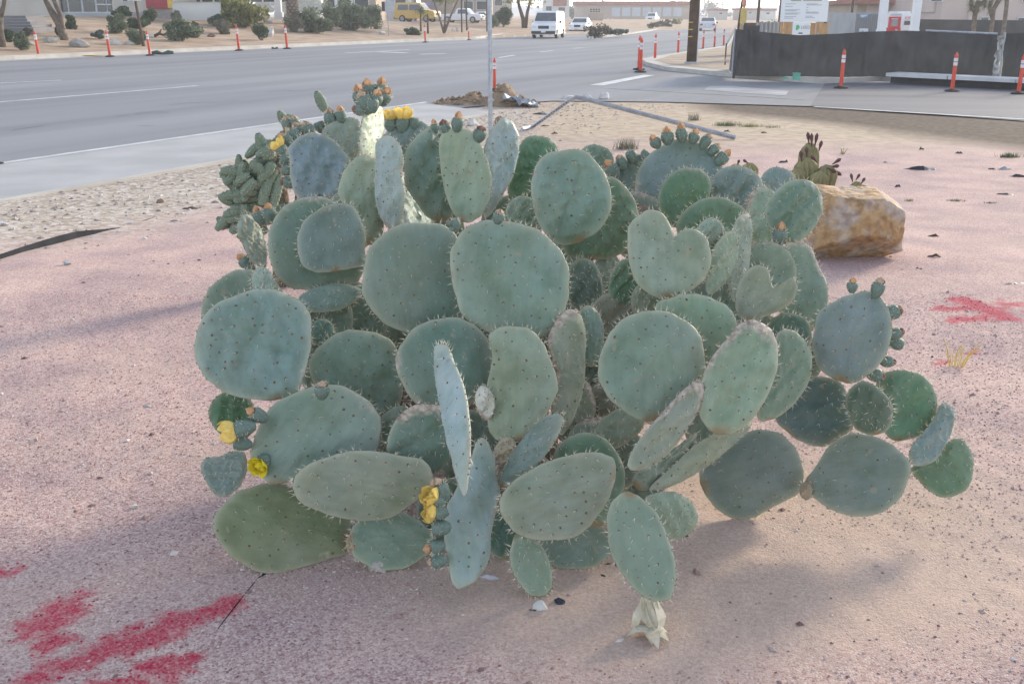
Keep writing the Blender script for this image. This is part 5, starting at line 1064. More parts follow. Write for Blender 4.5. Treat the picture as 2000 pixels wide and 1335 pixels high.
# palm
pp = at_g(573, 48); k = 1/ppm(pp); pt = empty('palm_tree', pp, 0, 'palm with diamond-scarred trunk among the grey shrubs', 'tree'); mb = MB(); mb.tube([(0, 0, -.1), (0, 0, 2.5), (0, 0, 5.0)], [11*k, 11*k, 9*k], 14); link('trunk', mb.mesh('trunk', True), M_bark, pt)
mb = MB(); rr = 11.5*k
for j in range(22):
    for i in range(9):
        a = 2*math.pi*(i+(j % 2)*.5)/9; z = .1+j*.22; x, y = math.cos(a), math.sin(a); tx, ty = -y, x; w_ = rr*.28
        mb.add([(x*rr, y*rr, z-.1), (x*rr*1.02+tx*w_, y*rr*1.02+ty*w_, z), (x*rr*1.28, y*rr*1.28, z+.12), (x*rr*1.02-tx*w_, y*rr*1.02-ty*w_, z)], [(0, 1, 2, 3)])
link('leaf_scars', mb.mesh('leaf_scars'), mat('palm_scar', (.34, .28, .22), (.24, .19, .15), scale=5), pt)['kind'] = 'stuff'
mb = MB()
for i in range(26):
    a = i*2.4; e = R(random.uniform(-20, 70)); d = np.array([math.cos(a)*math.cos(e), math.sin(a)*math.cos(e), math.sin(e)]); s_ = np.cross(d, [0, 0, 1.]); s_ /= np.linalg.norm(s_)+1e-6; b_ = np.array([0, 0, 5.0]); tip = b_+d*1.9+np.array([0, 0, -.5])
    mb.add([b_, b_+d*1.1+s_*.3, tip, b_+d*1.1-s_*.3], [(0, 1, 2, 3)])
link('fronds', mb.mesh('fronds'), FOL['green'], pt)
# rocks on the bank
for a in [(97, 84, 30, 16, 'pinkish rock between the two grey trees', M_rk), (155, 93, 46, 20, 'long low grey boulder right of the forked tree', M_rk), (222, 88, 34, 13, 'pale flat rock behind an orange kerb post', M_rkw), (253, 88, 22, 8, 'small pale rock beside the wooden sign pole', M_rkw), (410, 73, 18, 10, 'brown rock below the pale scrubby bush', M_rkb),
          (527, 72, 20, 24, 'white upright rock behind the dark leafy shrub', M_rkw), (522, 46, 22, 13, 'white rock uphill of the upright one', M_rkw), (745, 68, 16, 10, 'light rock below the drooping grey shrub', M_rkw), (884, 63, 7, 9, 'small white stone by the slim tree', M_rkw), (893, 62, 9, 11, 'paired white stone beside the slim tree', M_rkw), (60, 88, 22, 9, 'low grey rock beside the sparse grey shrub', M_rk), (293, 74, 16, 9, 'white rock at the end of the driftwood', M_rkw), (870, 66, 5, 7, 'stone at the foot of the slim multi-stemmed tree', M_rkw)]:
    rock(*a[:5], a[5])
pd = at_g(310, 74); mb = MB(); k = 1/ppm(pd); mb.tube([(-8*k, 0, .1), (2*k, 0, .25), (10*k, 0, .15), (20*k, 0, .35)], [.09, .1, .07, .04], 7); mb.tube([(2*k, 0, .25), (6*k, .1, .5)], [.06, .03], 6); tag(link('driftwood', mb.mesh('driftwood', True), M_barkd, None, pd), 'dead twisted branch lying beside the wide grey mound', 'branch')
# green drain bags at the kerb
for u, v, w_, h, lb in ((318, 107, 42, 8, 'dark green drain sock lying against the far kerb'), (537, 96, 13, 4, 'short green drain bag on the far gutter')):
    p = at_z(u, v, ROADZ+.03); k = 1/ppm(p); mb = MB(); mb.tube([(-w_*k/2, 0, h*k*.45), (-w_*k*.25, 0, h*k*.55), (-1*k, 0, h*k*.25), (w_*k*.25, 0, h*k*.55), (w_*k/2, 0, h*k*.5)], [h*k*.35, h*k*.5, h*k*.25, h*k*.5, h*k*.35], 10); tag(link('drain_sock', mb.mesh('drain_sock', True), mat('green_fabric', (.06, .11, .085), (.035, .07, .055), scale=6), None, p), lb, 'drain sock')
# weeds
def weed(u, v, wpx, hpx, label, kd='green', n=90):
    p = at_g(u, v); k = 1/ppm(p); mb = MB(); r = np.random.default_rng(int(u+v))
    for i in range(n):
        x, y = r.normal(0, wpx*k*.25), r.normal(0, wpx*k*.12); h = hpx*k*r.uniform(.4, 1.1); dx, dy = r.normal(0, h*.3, 2); mb.add([(x-.004, y, -.01), (x+.004, y, -.01), (x+dx, y+dy, h)], [(0, 1, 2)])
    t = empty('weed', p, 0, label, 'weed'); kind(link('blades', mb.mesh('blades'), FOL[kd], t), 'stuff')
for a in [(1420, 246, 50, 10, 'green weed patch in the pale verge, biggest of the strip', 'green', 220), (1470, 248, 50, 8, 'thin yellowish weed patch beyond the bent post', 'yel', 160), (1510, 250, 30, 6, 'small weed tuft at the right end of the weed strip', 'green', 60), (1355, 236, 26, 18, 'dry upright weed touching the fallen post', 'pale', 80), (1972, 308, 36, 12, 'bright green weed near crumpled plastic scrap', 'green', 200), (1868, 394, 40, 6, 'small green weed in the pale dusty patch', 'green', 110), (1935, 398, 26, 5, 'low green sprig at the right end of the dusty patch', 'green', 60), (1775, 393, 20, 6, 'tiny yellow-green weed right of the boulder top', 'yel', 50), (1222, 292, 40, 24, 'dry grassy weed rising behind the cactus fruits', 'pale', 160), (1645, 302, 10, 18, 'yellow dry stalk on far pink ground', 'yel', 14)]: weed(*a)

# ------------------------------------------------------------------ vehicles
M_wc = mat('car_white', (.78, .78, .79), (.74, .74, .75), scale=1, rough=.25, spec=.5); M_yc = mat('car_yellow', (.58, .36, .07), (.54, .33, .06), scale=1, rough=.3, spec=.5); M_sv = mat('car_silver', (.62, .63, .65), rough=.3, spec=.5)
M_gl = mat('car_glass', (.10, .115, .13), (.07, .08, .09), scale=2, rough=.08, spec=.6); M_ty = mat('tyre', (.02, .02, .02), rough=.9); M_rim = mat('wheel_rim', (.35, .35, .36), rough=.4, metal=.6); M_dk = mat('black_trim', (.035, .035, .04), rough=.5); M_lt = mat('lamp_clear', (.75, .72, .65), rough=.15); M_rl = mat('lamp_red', (.50, .02, .02), rough=.25); M_am = mat('lamp_amber', (.65, .25, .04), rough=.3)
def vehicle(name, label, loc, front, L_, W_, H_, prof, ws, rw, side, wheels, body, cat, trim=True, grille=True, wr=.34):
    """prof: closed outline (x from rear 0 to front 1, z 0..1); ws/rw: index of windscreen / rear window edge; side: list of window outlines"""
    t = empty(name, loc, math.atan2(front[1], front[0]), label, cat); P = [((x-.5)*L_, z*H_) for x, z in prof]; n = len(P)
    hw = lambda z: W_/2*(1-.20*max(0, z/H_-.52)/.48) - (.04 if z < .3 else 0)
    mb = MB(); vs = [(x, -hw(z), z) for x, z in P]+[(x, hw(z), z) for x, z in P]; mb.add(vs, [tuple(range(n)), tuple(range(2*n-1, n-1, -1))]+[(i, n+i, n+(i+1) % n, (i+1) % n) for i in range(n)])
    me = mb.mesh('body'); o = link('body', me, body, t); bv = o.modifiers.new('b', 'BEVEL'); bv.width = .05; bv.segments = 2; bv.limit_method = 'ANGLE'; bv.angle_limit = R(25)
    import bmesh
    bm = bmesh.new(); bm.from_mesh(me); bmesh.ops.recalc_face_normals(bm, faces=bm.faces); bm.to_mesh(me); bm.free()
    def cross(i, nm):
        (x0, z0), (x1, z1) = P[i], P[(i+1) % n]; d = np.array([x1-x0, z1-z0]); d /= np.linalg.norm(d); nn = np.array([d[1], -d[0]])
        c = np.array([np.mean([p[0] for p in P]), np.mean([p[1] for p in P])]); m_ = np.array([(x0+x1)/2, (z0+z1)/2])
        if (m_-c)@nn < 0: nn = -nn
        a = np.array([x0, z0])+d*.07+nn*.012; b = np.array([x1, z1])-d*.07+nn*.012; mb = MB(); v = []
        for q in (a, b):
            for s in (-1, 1): v.append((q[0], s*(hw(q[1])-.09), q[1]))
        v2 = [(x-nn[0]*.02, y, z-nn[1]*.02) for x, y, z in v]; mb.add(v+v2, [(0, 1, 3, 2), (4, 6, 7, 5), (0, 4, 5, 1), (2, 3, 7, 6), (0, 2, 6, 4), (1, 5, 7, 3)]); link(nm, mb.mesh(nm), M_gl, t)
    if ws is not None: cross(ws, 'windscreen')
    if rw is not None: cross(rw, 'rear_window')
    for poly in side:
        for s in (-1, 1):
            mb = MB(); q = [((x-.5)*L_, z*H_) for x, z in poly]; a = [(x, s*(hw(z)+.008), z) for x, z in q]; b = [(x, s*(hw(z)-.02), z) for x, z in q]; m_ = len(q); mb.add(a+b, [tuple(range(m_)), tuple(range(2*m_-1, m_-1, -1))]+[(i, (i+1) % m_, m_+(i+1) % m_, m_+i) for i in range(m_)]); link('side_window', mb.mesh('side_window'), M_gl, t)
    for wx in wheels:
        for s in (-1, 1):
            w_ = empty('wheel', ((wx-.5)*L_, s*(W_/2-.11), wr)); w_.parent = t; w_.rotation_euler = (math.pi/2, 0, 0)
            mb = MB(); mb.lathe([(wr*.62, -.11), (wr*.95, -.11), (wr, -.08), (wr, .08), (wr*.95, .11), (wr*.62, .11)], n=20); link('tyre', mb.mesh('tyre'), M_ty, w_); mb = MB(); mb.lathe([(wr*.63, -.115), (wr*.63, .115)], n=16); link('rim', mb.mesh('rim'), M_rim, w_)
    zf = .42*H_ if H_ > 1.7 else .46*H_; xf = L_/2
    for s in (-1, 1):
        mb = MB(); mb.box((xf-.03, s*(W_/2-.24), zf), (.10, .30, .16)); link('headlight', mb.mesh('headlight'), M_lt, t); mb = MB(); mb.box((-xf+.03, s*(W_/2-.22), zf*1.02), (.10, .28, .17)); link('tail_light', mb.mesh('tail_light'), M_rl, t)
        mb = MB(); mb.box((L_*.18, s*(W_/2+.09), .60*H_), (.09, .16, .16)); link('wing_mirror', mb.mesh('wing_mirror'), M_dk, t)
    if grille: mb = MB(); mb.box((xf+.0, 0, zf-.02), (.08, W_-1.15, .22)); link('grille', mb.mesh('grille'), M_dk, t)
    for s in (-1, 1): mb = MB(); mb.box((s*(xf+.0), 0, .22*H_ if H_ > 1.7 else .27*H_), (.16, W_-.10, .22)); link('bumper', mb.mesh('bumper'), M_dk if trim else body, t)
    mb = MB(); mb.box((xf+.09, 0, .25*H_), (.02, .36, .14)); link('number_plate', mb.mesh('number_plate'), M_bandw, t)
    mb = MB(); mb.box((-xf-.09, 0, .36*H_), (.02, .36, .14)); link('number_plate', mb.mesh('number_plate'), M_bandw, t)
    return t
VAN = [(0, .14), (1, .14), (1, .46), (.975, .54), (.86, .60), (.74, .96), (.70, 1), (.03, 1), (0, .9)]
SED = [(0, .20), (1, .18), (1, .46), (.97, .56), (.72, .66), (.56, .98), (.50, 1), (.32, 1), (.16, .70), (.03, .66), (0, .55)]
SUV = [(0, .18), (1, .18), (1, .50), (.97, .58), (.74, .64), (.64, .96), (.60, 1), (.04, 1), (.0, .62)]
PUP = [(0, .18), (1, .18), (1, .48), (.97, .58), (.76, .63), (.66, .97), (.62, 1), (.42, 1), (.37, .62), (.0, .60)]
sv = lambda a: [a]
BACK = -E1
vehicle('van', 'white panel van driving toward the junction', at_z(1072, 74, ROADZ), (-.20, -.98), 5.2, 2.0, 2.05, VAN, 4, None, [[(.62, .62), (.80, .62), (.73, .90), (.62, .90)]], (.2, .83), M_wc, 'van')
vehicle('sedan', 'white sedan following the white van', at_z(1134, 63, ROADZ), (-.22, -.975), 4.7, 1.8, 1.42, SED, 4, 7, [[(.36, .66), (.66, .66), (.55, .92), (.38, .92)]], (.2, .82), M_wc, 'car', trim=False)
vehicle('pickup', 'white pickup truck beyond the median bushes', at_z(1274, 44.2, ROADZ), (-.32, -.95), 5.3, 2.0, 1.9, PUP, 4, 7, [[(.44, .63), (.70, .63), (.64, .92), (.45, .92)]], (.2, .82), M_wc, 'pickup')
vehicle('sport_utility_vehicle', 'white sport utility vehicle beside the rounded green tree', at_z(1319, 41.6, ROADZ), (-.30, -.95), 5.0, 2.0, 2.0, SUV, 4, 8, [[(.10, .63), (.68, .63), (.62, .92), (.12, .92)]], (.2, .82), M_wc, 'suv')
vehicle('sedan', 'silver-white sedan driving away past the utility pole', at_z(1382, 60, ROADZ), (.20, .98), 4.8, 1.8, 1.42, SED, 4, 7, [[(.36, .66), (.66, .66), (.55, .92), (.38, .92)]], (.2, .82), M_sv, 'car', trim=False)
def onbank(u, v, Y):
    p = at_y(u, v, Y); p[2] = float(gz(p[0], p[1]))-.02; return p
vehicle('sport_utility_vehicle', 'yellow sport utility vehicle parked behind the bank shrubs', at_g(816, 43.5), (.95, -.3), 4.3, 1.9, 1.85, SUV, 4, 8, [[(.08, .62), (.34, .62), (.34, .90), (.10, .90)], [(.38, .62), (.68, .62), (.62, .90), (.38, .90)]], (.2, .80), M_yc, 'suv')
vehicle('pickup', 'white pickup parked behind the slim multi-stemmed tree', at_g(903, 45), (.97, -.24), 4.7, 1.8, 1.5, PUP, 4, 7, [[(.44, .63), (.70, .63), (.64, .92), (.45, .92)]], (.2, .80), M_wc, 'pickup')
vehicle('sedan', 'white parked sedan half hidden behind the upright steel post', at_g(946, 45), (.97, -.24), 3.6, 1.7, 1.2, SED, 4, 7, [[(.36, .66), (.66, .66), (.55, .92), (.38, .92)]], (.2, .82), M_wc, 'car', trim=False)
vehicle('sedan', 'white sedan parked far off before the beige building', at_z(1136, 35, .15), (-.97, -.2), 4.6, 1.8, 1.4, SED, 4, 7, [[(.36, .66), (.66, .66), (.55, .92), (.38, .92)]], (.2, .82), M_wc, 'car', trim=False)

# ------------------------------------------------------------------ buildings, poles, signs
M_bei = mat('stucco_beige', (.52, .47, .41), (.46, .41, .36), scale=.6, rough=.9, bump=.1); M_tan = mat('stucco_tan', (.44, .36, .29), (.38, .31, .25), scale=.6, rough=.9); M_pnk = mat('stucco_pink', (.55, .45, .40), (.49, .40, .36), scale=.5, rough=.9)
M_whl = mat('wall_white', (.66, .64, .60), (.58, .56, .52), scale=.6, rough=.85); M_red = mat('panel_red', (.36, .035, .045), (.30, .03, .04), scale=1, rough=.5); M_yel = mat('panel_yellow', (.66, .42, .06), rough=.5); M_glass = mat('window_glass', (.07, .08, .09), (.04, .045, .05), scale=.5, rough=.1, spec=.6)
M_alu = mat('aluminium', (.62, .63, .64), rough=.4); M_roof = mat('roof_tile_red', (.36, .17, .13), (.27, .125, .10), scale=2, rough=.85, bump=.4, bscale=8); M_wood = mat('pole_wood', (.125, .085, .06), (.08, .055, .04), scale=4, rough=.9, bump=.4); M_ply = mat('plywood', (.50, .32, .15), (.40, .24, .11), scale=2, rough=.8); M_grwall = mat('corrugated_grey', (.36, .37, .38), (.29, .30, .31), scale=1, rough=.6)
class Bld:
    """a thing whose parts are boxes given by pixel corners at a ground distance"""
    def __init__(s, name, label, cat, u, Y, zb, group=None):
        p = at_y(u, 40, Y); s.o = np.array([p[0], Y, zb]); s.Y = Y; s.t = empty(name, s.o, 0, label, cat, group)
    def box(s, nm, u0, v0, u1, v1, m, dy=0.0, depth=.2, ground=False, parent=None, bevel=0):
        a = at_y(u0, v0, s.Y+dy); b = at_y(u1, v1, s.Y+dy); a[0] = at_y(u0, 25, s.Y+dy)[0]; b[0] = at_y(u1, 25, s.Y+dy)[0]; zb = s.o[2]-.05 if ground else b[2]
        c = np.array([(a[0]+b[0])/2, s.Y+dy+depth/2, (a[2]+zb)/2])-s.o; mb = MB(); mb.box(c, (abs(b[0]-a[0]), depth, abs(a[2]-zb))); return link(nm, mb.mesh(nm), m, parent or s.t)
B = Bld('office_building', 'beige office building with glass doors and a red panel on the bank', 'building', 200, 76, 1.35)
B.box('wall', -320, -130, 118, 30, M_bei, 0, 8, True); B.box('wall', 222, -130, 338, 30, M_bei, 0, 8, True); B.box('wall', 118, -130, 222, -28, M_bei, 0.1, 8)
B.box('base_course', 222, 24, 338, 31, mat('base_grey', (.36, .34, .32), rough=.9), -.08, .1, True)
dr = B.box('door_frame', 119, -28, 221, 26, M_alu, .35, .08)
for u0, u1, v0 in ((121, 132, -26), (136, 159, -26), (164, 186, -26), (191, 208, -26), (211, 219, -26)): B.box('glass_pane', u0, v0, u1, 23, M_glass, .27, .06, parent=dr)
for v_ in (9, ): B.box('rail', 188, v_-1, 221, v_+1, M_alu, .2, .05, parent=dr)
B.box('threshold', 110, 26, 226, 30, M_conc, -.2, .8, True)
w_ = B.box('window_frame', 240, -60, 264, 5, M_alu, -.06, .1); B.box('glass_pane', 242, -58, 251, 3, M_glass, -.10, .05, parent=w_); B.box('glass_pane', 253, -58, 262, 3, M_glass, -.10, .05, parent=w_)
B.box('red_panel', 287, -90, 329, 17, M_red, -.5, .5); B.box('yellow_panel', 329, -90, 336, 16, M_yel, -.5, .5); B.box('rear_wall', 338, -130, 560, 4, M_glass, 6, 2)
for i in range(9): B.box('mullion', 345+i*24, -60, 348+i*24, 4, M_alu, 5.8, .15)
L2 = Bld('garden_wall', 'low white garden wall between the red panel and the clipped shrub', 'wall', 385, 74, 1.3); L2.box('wall_face', 338, 6, 432, 30, M_whl, 0, .3, True); L2.box('coping', 337, 4.6, 433, 6.2, M_bei, -.05, .4)
C2 = Bld('porch_column', 'pale stucco column beside the palm', 'column', 543, 78, 1.3); C2.box('shaft', 537, -80, 549, 30, M_whl, 0, .45, True); C2.box('plinth', 535, 24, 551, 31, M_whl, -.06, .57, True)
st_ = empty('steps', at_g(60, 62), 0, 'grey concrete steps climbing the bank beside the forked tree', 'steps')
so = np.array(st_.location)
for i in range(6):
    a = at_g(14-i*1, 62-i*6); b = at_g(104-i*6+6, 62-i*6); mb = MB(); mb.box(((a[0]+b[0])/2-so[0], a[1]+1.0-so[1], a[2]-so[2]+.05), (abs(b[0]-a[0]), 2.6, .32)); link('step', mb.mesh('step'), mat('step_concrete', (.20, .195, .20), (.16, .155, .16), scale=1), st_)
# sign pole and sign back on the bank
p = at_g(281, 91); k = 1/ppm(p); t = empty('street_sign', p, 0, 'white and green notice on a brown wooden pole at the kerb', 'sign'); mb = MB(); mb.tube([(0, 0, -.2), (-7*k, 0, 92*k)], [3.4*k, 2.6*k], 8); link('pole', mb.mesh('pole'), M_wood, t)
mb = MB(); mb.box((-7*k, -.12, 95*k), (26*k, .03, 22*k)); sb = link('sign_plate', mb.mesh('sign_plate'), mat('sign_white', (.68, .69, .66), rough=.5), t); mb = MB(); mb.box((-7*k, -.145, 89*k), (20*k, .02, 3*k)); link('green_line', mb.mesh('green_line'), mat('sign_green', (.08, .25, .12), rough=.5), sb)
p = at_g(759, 70); k = 1/ppm(p); t = empty('street_sign', p, 0, 'grey back of a square road sign on a thin post', 'sign'); mb = MB(); mb.tube([(0, 0, -.1), (0, 0, 70*k)], 1.0*k, 6); link('post', mb.mesh('post'), M_gal, t); mb = MB(); mb.box((4*k, -.05, 55*k), (17*k, .03, 24*k)); link('sign_plate', mb.mesh('sign_plate'), M_gal, t); mb = MB(); mb.box((-8*k, -.05, 54*k), (6*k, .12, 18*k)); link('signal_box', mb.mesh('signal_box'), M_dk, t)
for u, vb, lb in ((902, 64, 'thin brown pole by the kerb near the bare tree'), (951, 62, 'thin dark pole left of the upright steel post')):
    p = at_g(u, vb); mb = MB(); mb.tube([(0, 0, -.1), (0, 0, 6)], .07, 6); o = link('thin_pole', mb.mesh('thin_pole'), M_wood, None, p); tag(o, lb, 'pole')
# shops beyond the bank
def shop(u0, u1, vt, vb, Y, m, label, name='shop', roof=None, windows=(), doors=(), zb=.7, eave=4, depth=9, panel=None):
    b = Bld(name, label, 'building', (u0+u1)/2, Y, zb); b.box('wall', u0, vt, u1, vb, m, 0, depth, True)
    if roof is not None: b.box('roof', u0-3, vt-eave, u1+3, vt, roof, -.5, depth+1)
    for w0, w1, a, c in windows: f = b.box('window_frame', w0, a, w1, c, M_alu, -.06, .1); b.box('glass_pane', w0+(w1-w0)*.07, a+(c-a)*.07, w1-(w1-w0)*.07, c-(c-a)*.07, M_glass, -.1, .05, parent=f)
    for w0, w1, a, c, mm in doors: b.box('door', w0, a, w1, c, mm, -.06, .1)
    if panel: b.box('sign_panel', *panel[:4], panel[4], -.2, .15)
    return b
shop(632, 735, -40, 40, 112, M_tan, 'tan shop with dark windows and white pillars behind the grey shrubs', windows=[(640, 655, -8, 16), (662, 686, -6, 16), (692, 722, -6, 16)], doors=[(686, 690, -10, 20, M_whl), (655, 660, -10, 20, M_whl)], roof=M_wood)
shop(738, 800, -40, 38, 125, M_whl, 'cream shop front behind the grey sign back', windows=[(746, 764, -5, 14), (772, 794, -5, 14)], roof=M_yel)
shop(822, 960, -40, 44, 130, M_tan, 'tan shop with a violet sign strip behind parked vehicles', panel=(833, 4, 856, 12, mat('violet_sign', (.36, .32, .48), rough=.5)), windows=[(905, 925, 2, 20), (930, 955, 2, 20)], roof=M_bei)
shop(962, 1000, -30, 44, 150, M_bei, 'beige shop beside the upright steel post', windows=[(966, 982, -2, 12)])
shop(1062, 1112, -30, 38, 190, M_whl, 'white shop with a red brick gable sign above the van', panel=(1080, -8, 1106, 12, M_roof), windows=[(1066, 1078, 12, 22), (1090, 1104, 14, 24)], zb=.4)
shop(1126, 1350, 11, 36, 235, M_tan, 'long low beige building with a row of pale shutters', name='warehouse', doors=[(1195+i*20, 1211+i*20, 15, 32, mat('pale_shutter', (.50, .52, .55), rough=.5)) for i in range(7)], roof=M_roof, zb=.2, eave=8)
b = Bld('entrance_sign_wall', 'low brown wall sign before the long beige building', 'sign', 1164, 150, .1); b.box('wall', 1150, 26, 1178, 37, M_tan, 0, .6, True); b.box('lettering_panel', 1151, 16, 1174, 25, M_bei, .02, .3)
for i in range(4): b.box('letter', 1152.5+i*5.4, 17.5, 1156+i*5.4, 20, M_wood, -.04, .05); b.box('letter', 1152.5+i*5.4, 21.5, 1156+i*5.4, 24, M_wood, -.04, .05)
b.box('post', 1151, 25, 1153, 27, M_bei, .02, .3); b.box('post', 1172, 25, 1174, 27, M_bei, .02, .3)
# far hills
xs_ = np.linspace(-60, 1000, 160); vs = []; fs = []
for i, x in enumerate(xs_):
    h = 10+5*math.sin(x*.024)+4*math.sin(x*.063+1)+2*math.sin(x*.18); vs += [(x, 1200, -3), (x, 1205, h*.5+1), (x, 1350, -3)]
for i in range(159): fs += [(3*i, 3*i+3, 3*i+4, 3*i+1), (3*i+1, 3*i+4, 3*i+5, 3*i+2)]
mb = MB(); mb.add(vs, fs); kind(link('hills', mb.mesh('hills', True), mat('hill', (.30, .30, .32), (.24, .24, .27), scale=.01)), 'structure')
for i, (u, w2, h2, m_) in enumerate([(1408, 26, 9, M_roof), (1465, 40, 10, M_bei), (1500, 30, 9, M_whl), (1655, 30, 22, M_pnk)]):
    b = Bld('far_house', ['small red-roofed building far down the highway', 'low beige building far behind the wooden pole', 'white low building behind the construction yard', 'pink house with red roof behind the dark evergreen'][i], 'building', u, 260 if i < 3 else 130, 0); b.box('wall', u-w2/2, 30-h2, u+w2/2, 33, m_ if m_ != M_roof else M_bei, 0, 8, True); b.box('roof', u-w2/2-2, 30-h2-4, u+w2/2+2, 30-h2, M_roof, -.5, 9); f = b.box('window_frame', u-4, 30-h2+3, u+4, 30-h2+8, M_alu, -.06, .1); b.box('glass_pane', u-3, 30-h2+4, u+3, 30-h2+7, M_glass, -.1, .05, parent=f)
# utility pole
p = at_z(1350, 125, ROADZ+.14); k = 1/ppm(p); t = empty('utility_pole', p, 0, 'thick dark brown utility pole with yellow bands in the corner soil', 'pole'); mb = MB(); mb.tube([(0, 0, 0), (.02, 0, 4), (.03, 0, 9)], [9.8*k, 9.2*k, 8*k], 16); link('pole', mb.mesh('pole', True), M_wood, t); mb = MB(); mb.lathe([(13*k, -.03), (13*k, .06), (12*k, .08)], n=14); link('footing', mb.mesh('footing'), M_conc, t); mb = MB(); mb.tube([(9.8*k, -.04, 0), (9.6*k, -.04, 8)], .035, 6); link('conduit', mb.mesh('conduit'), M_alu, t)
for v in (51.5, 64, 76.5): z = (125-v)*k/CP; mb = MB(); mb.box((-6*k, -8.6*k, z), (8*k, .03, .03)); link('yellow_band', mb.mesh('yellow_band'), M_yel, t)
# wooden post with yellow tag, dig post, marker flags, green valve box
p = at_z(1435, 147, ROADZ+.14); k = 1/ppm(p); t = empty('wooden_sign_post', p, 0, 'dark wooden post with a yellow sign at the fence corner', 'sign'); mb = MB(); mb.tube([(-2*k, 0, -.1), (1*k, 0, 92*k), (6*k, 0, 150*k)], [2.6*k, 2.4*k, 2*k], 8); link('post', mb.mesh('post'), M_wood, t); mb = MB(); mb.box((8*k, -.08, 110*k), (12*k, .03, 27*k)); link('yellow_sign', mb.mesh('yellow_sign'), mat('sign_yellow', (.62, .46, .17), rough=.6), t); mb = MB(); mb.lathe([(.02, 124*k), (4.5*k, 130*k), (3.5*k, 146*k)], (8*k, -.08, 0), 10); link('orange_cap', mb.mesh('orange_cap'), mat('faded_orange', (.62, .32, .22), rough=.6), t); mb = MB(); mb.tube([(3*k, -.05, 0), (6*k, -.05, 95*k)], .02, 6); link('guy_conduit', mb.mesh('guy_conduit'), M_ply, t)
p = at_z(1416, 127, ROADZ+.14); mb = MB(); mb.tube([(0, 0, 0), (0, 0, .75)], .025, 6); tag(link('marker_stake', mb.mesh('marker_stake'), M_wood, None, p), 'short dark stake left of the fence corner', 'stake')
o = shard(1419, 141, 10, 20, 'orange and white plastic tape bundle at the fence corner', mat('pinkish_tape', (.66, .35, .27), (.7, .66, .62), scale=12, rough=.6), 'tape_bundle', 'tape'); o.location.z += .33
p = at_z(1555, 156, ROADZ+.14); k = 1/ppm(p); mb = MB(); mb.box((0, 0, 6*k), (12*k, .2, 12*k), taper=.92); mb.box((0, 0, 12.4*k), (13*k, .22, 1.2*k)); tag(link('utility_box', mb.mesh('utility_box'), mat('box_green', (.14, .42, .31), rough=.5), None, p), 'small mint green utility box at the foot of the black fence', 'utility box')
p = at_z(1534, 154, ROADZ+.14); mb = MB(); mb.box((0, 0, .02), (.14, .2, .05), taper=.85); tag(link('valve_cover', mb.mesh('valve_cover'), MATS['box_green'], None, p), 'low mint green valve cover left of the utility box', 'valve cover')
# black mesh fence
M_fab = mat('fence_fabric', (.068, .066, .066), (.040, .040, .041), scale=1.3, rough=.75, alpha=.975)
def fence(name, label, base, top, nseg, wob=.05, zb=ROADZ+.14, posts=(), rail=None, panel=14):
    B0 = [at_z(u, v, zb) for u, v in base]; org = B0[0].copy(); t = empty(name, org, 0, label, 'fence'); tot = len(B0); rr = np.random.default_rng(nseg)
    T0 = [(lambda q: q)(at_y(u, v, p[1])) for (u, v), p in zip(top, B0)]
    tt = np.linspace(0, tot-1, nseg); K = 12; Pb = np.array([[np.interp(x, range(tot), [b[k] for b in B0]) for k in range(3)] for x in tt]); Pt = np.array([[np.interp(x, range(tot), [b[k] for b in T0]) for k in range(3)] for x in tt]); vs = []
    for i in range(nseg):
        for j in range(K):
            f = j/(K-1); q = Pb[i]*(1-f)+Pt[i]*f; q = q+np.array([0, wob*(math.sin(i*.55+f*3)+.6*math.sin(i*1.3-f*7)+.5*math.sin(i*.21+f*11))*math.sin(math.pi*(.12+.8*f)), 0]); vs.append(tuple(q-org))
    mb = MB(); mb.add(vs, [(i*K+j, (i+1)*K+j, (i+1)*K+j+1, i*K+j+1) for i in range(nseg-1) for j in range(K-1)]); link('mesh_fabric', mb.mesh('mesh_fabric', True), M_fab, t)
    for f in posts:
        i = int(f*(nseg-1)); mb = MB(); a = Pb[i]-org; b = Pt[i]-org; mb.tube([a+[0, .10, 0], (b[0], a[1]+.10, b[2]+.04)], .03, 8); link('fence_post', mb.mesh('fence_post'), M_gal, t)
    if rail: i, j = int(rail[0]*(nseg-1)), int(rail[1]*(nseg-1)); mb = MB(); mb.tube([Pt[i]-org+[0, .02, .02], Pt[j]-org+[0, .02, .02]], .03, 8); link('top_rail', mb.mesh('top_rail'), M_gal, t)
    return t
fence('screen_fence', 'black fabric screened construction fence behind the side road', [(1424, 136), (1432, 148), (1500, 149), (1560, 150), (1640, 151), (1700, 150), (1790, 150), (1870, 151), (1942, 152)], [(1432, 72), (1438, 57), (1480, 62), (1560, 69), (1640, 66), (1700, 62), (1770, 60), (1870, 64), (1953, 68)], 150, .05, posts=(.12, .28, .44, .6, .72, .86, .99), rail=(.80, .995))
fence('screen_fence', 'black fabric fence panel beyond the gap with crumpled clear film', [(1955, 153), (2020, 155), (2120, 159)], [(1966, 66), (2020, 64), (2120, 62)], 40, .05, posts=(.02, .5, .98))
fence('screen_fence', 'dark screened fence further back before the pink building', [(1790, 92), (1900, 94), (2100, 96)], [(1796, 38), (1900, 39), (2100, 41)], 40, .03, posts=(.02, .3, .6, .9))
mb = MB(); vs = []; r = np.random.default_rng(4); a = at_z(1949, 158, ROADZ+.14)
for i in range(14):
    for j in range(5): f = i/13; q = at_y(1943+f*14+(j-2)*2.4, 158-f*88, a[1]-.05); vs.append((q[0]-a[0]+r.normal(0, .02), r.normal(0, .06), q[2]-a[2]))
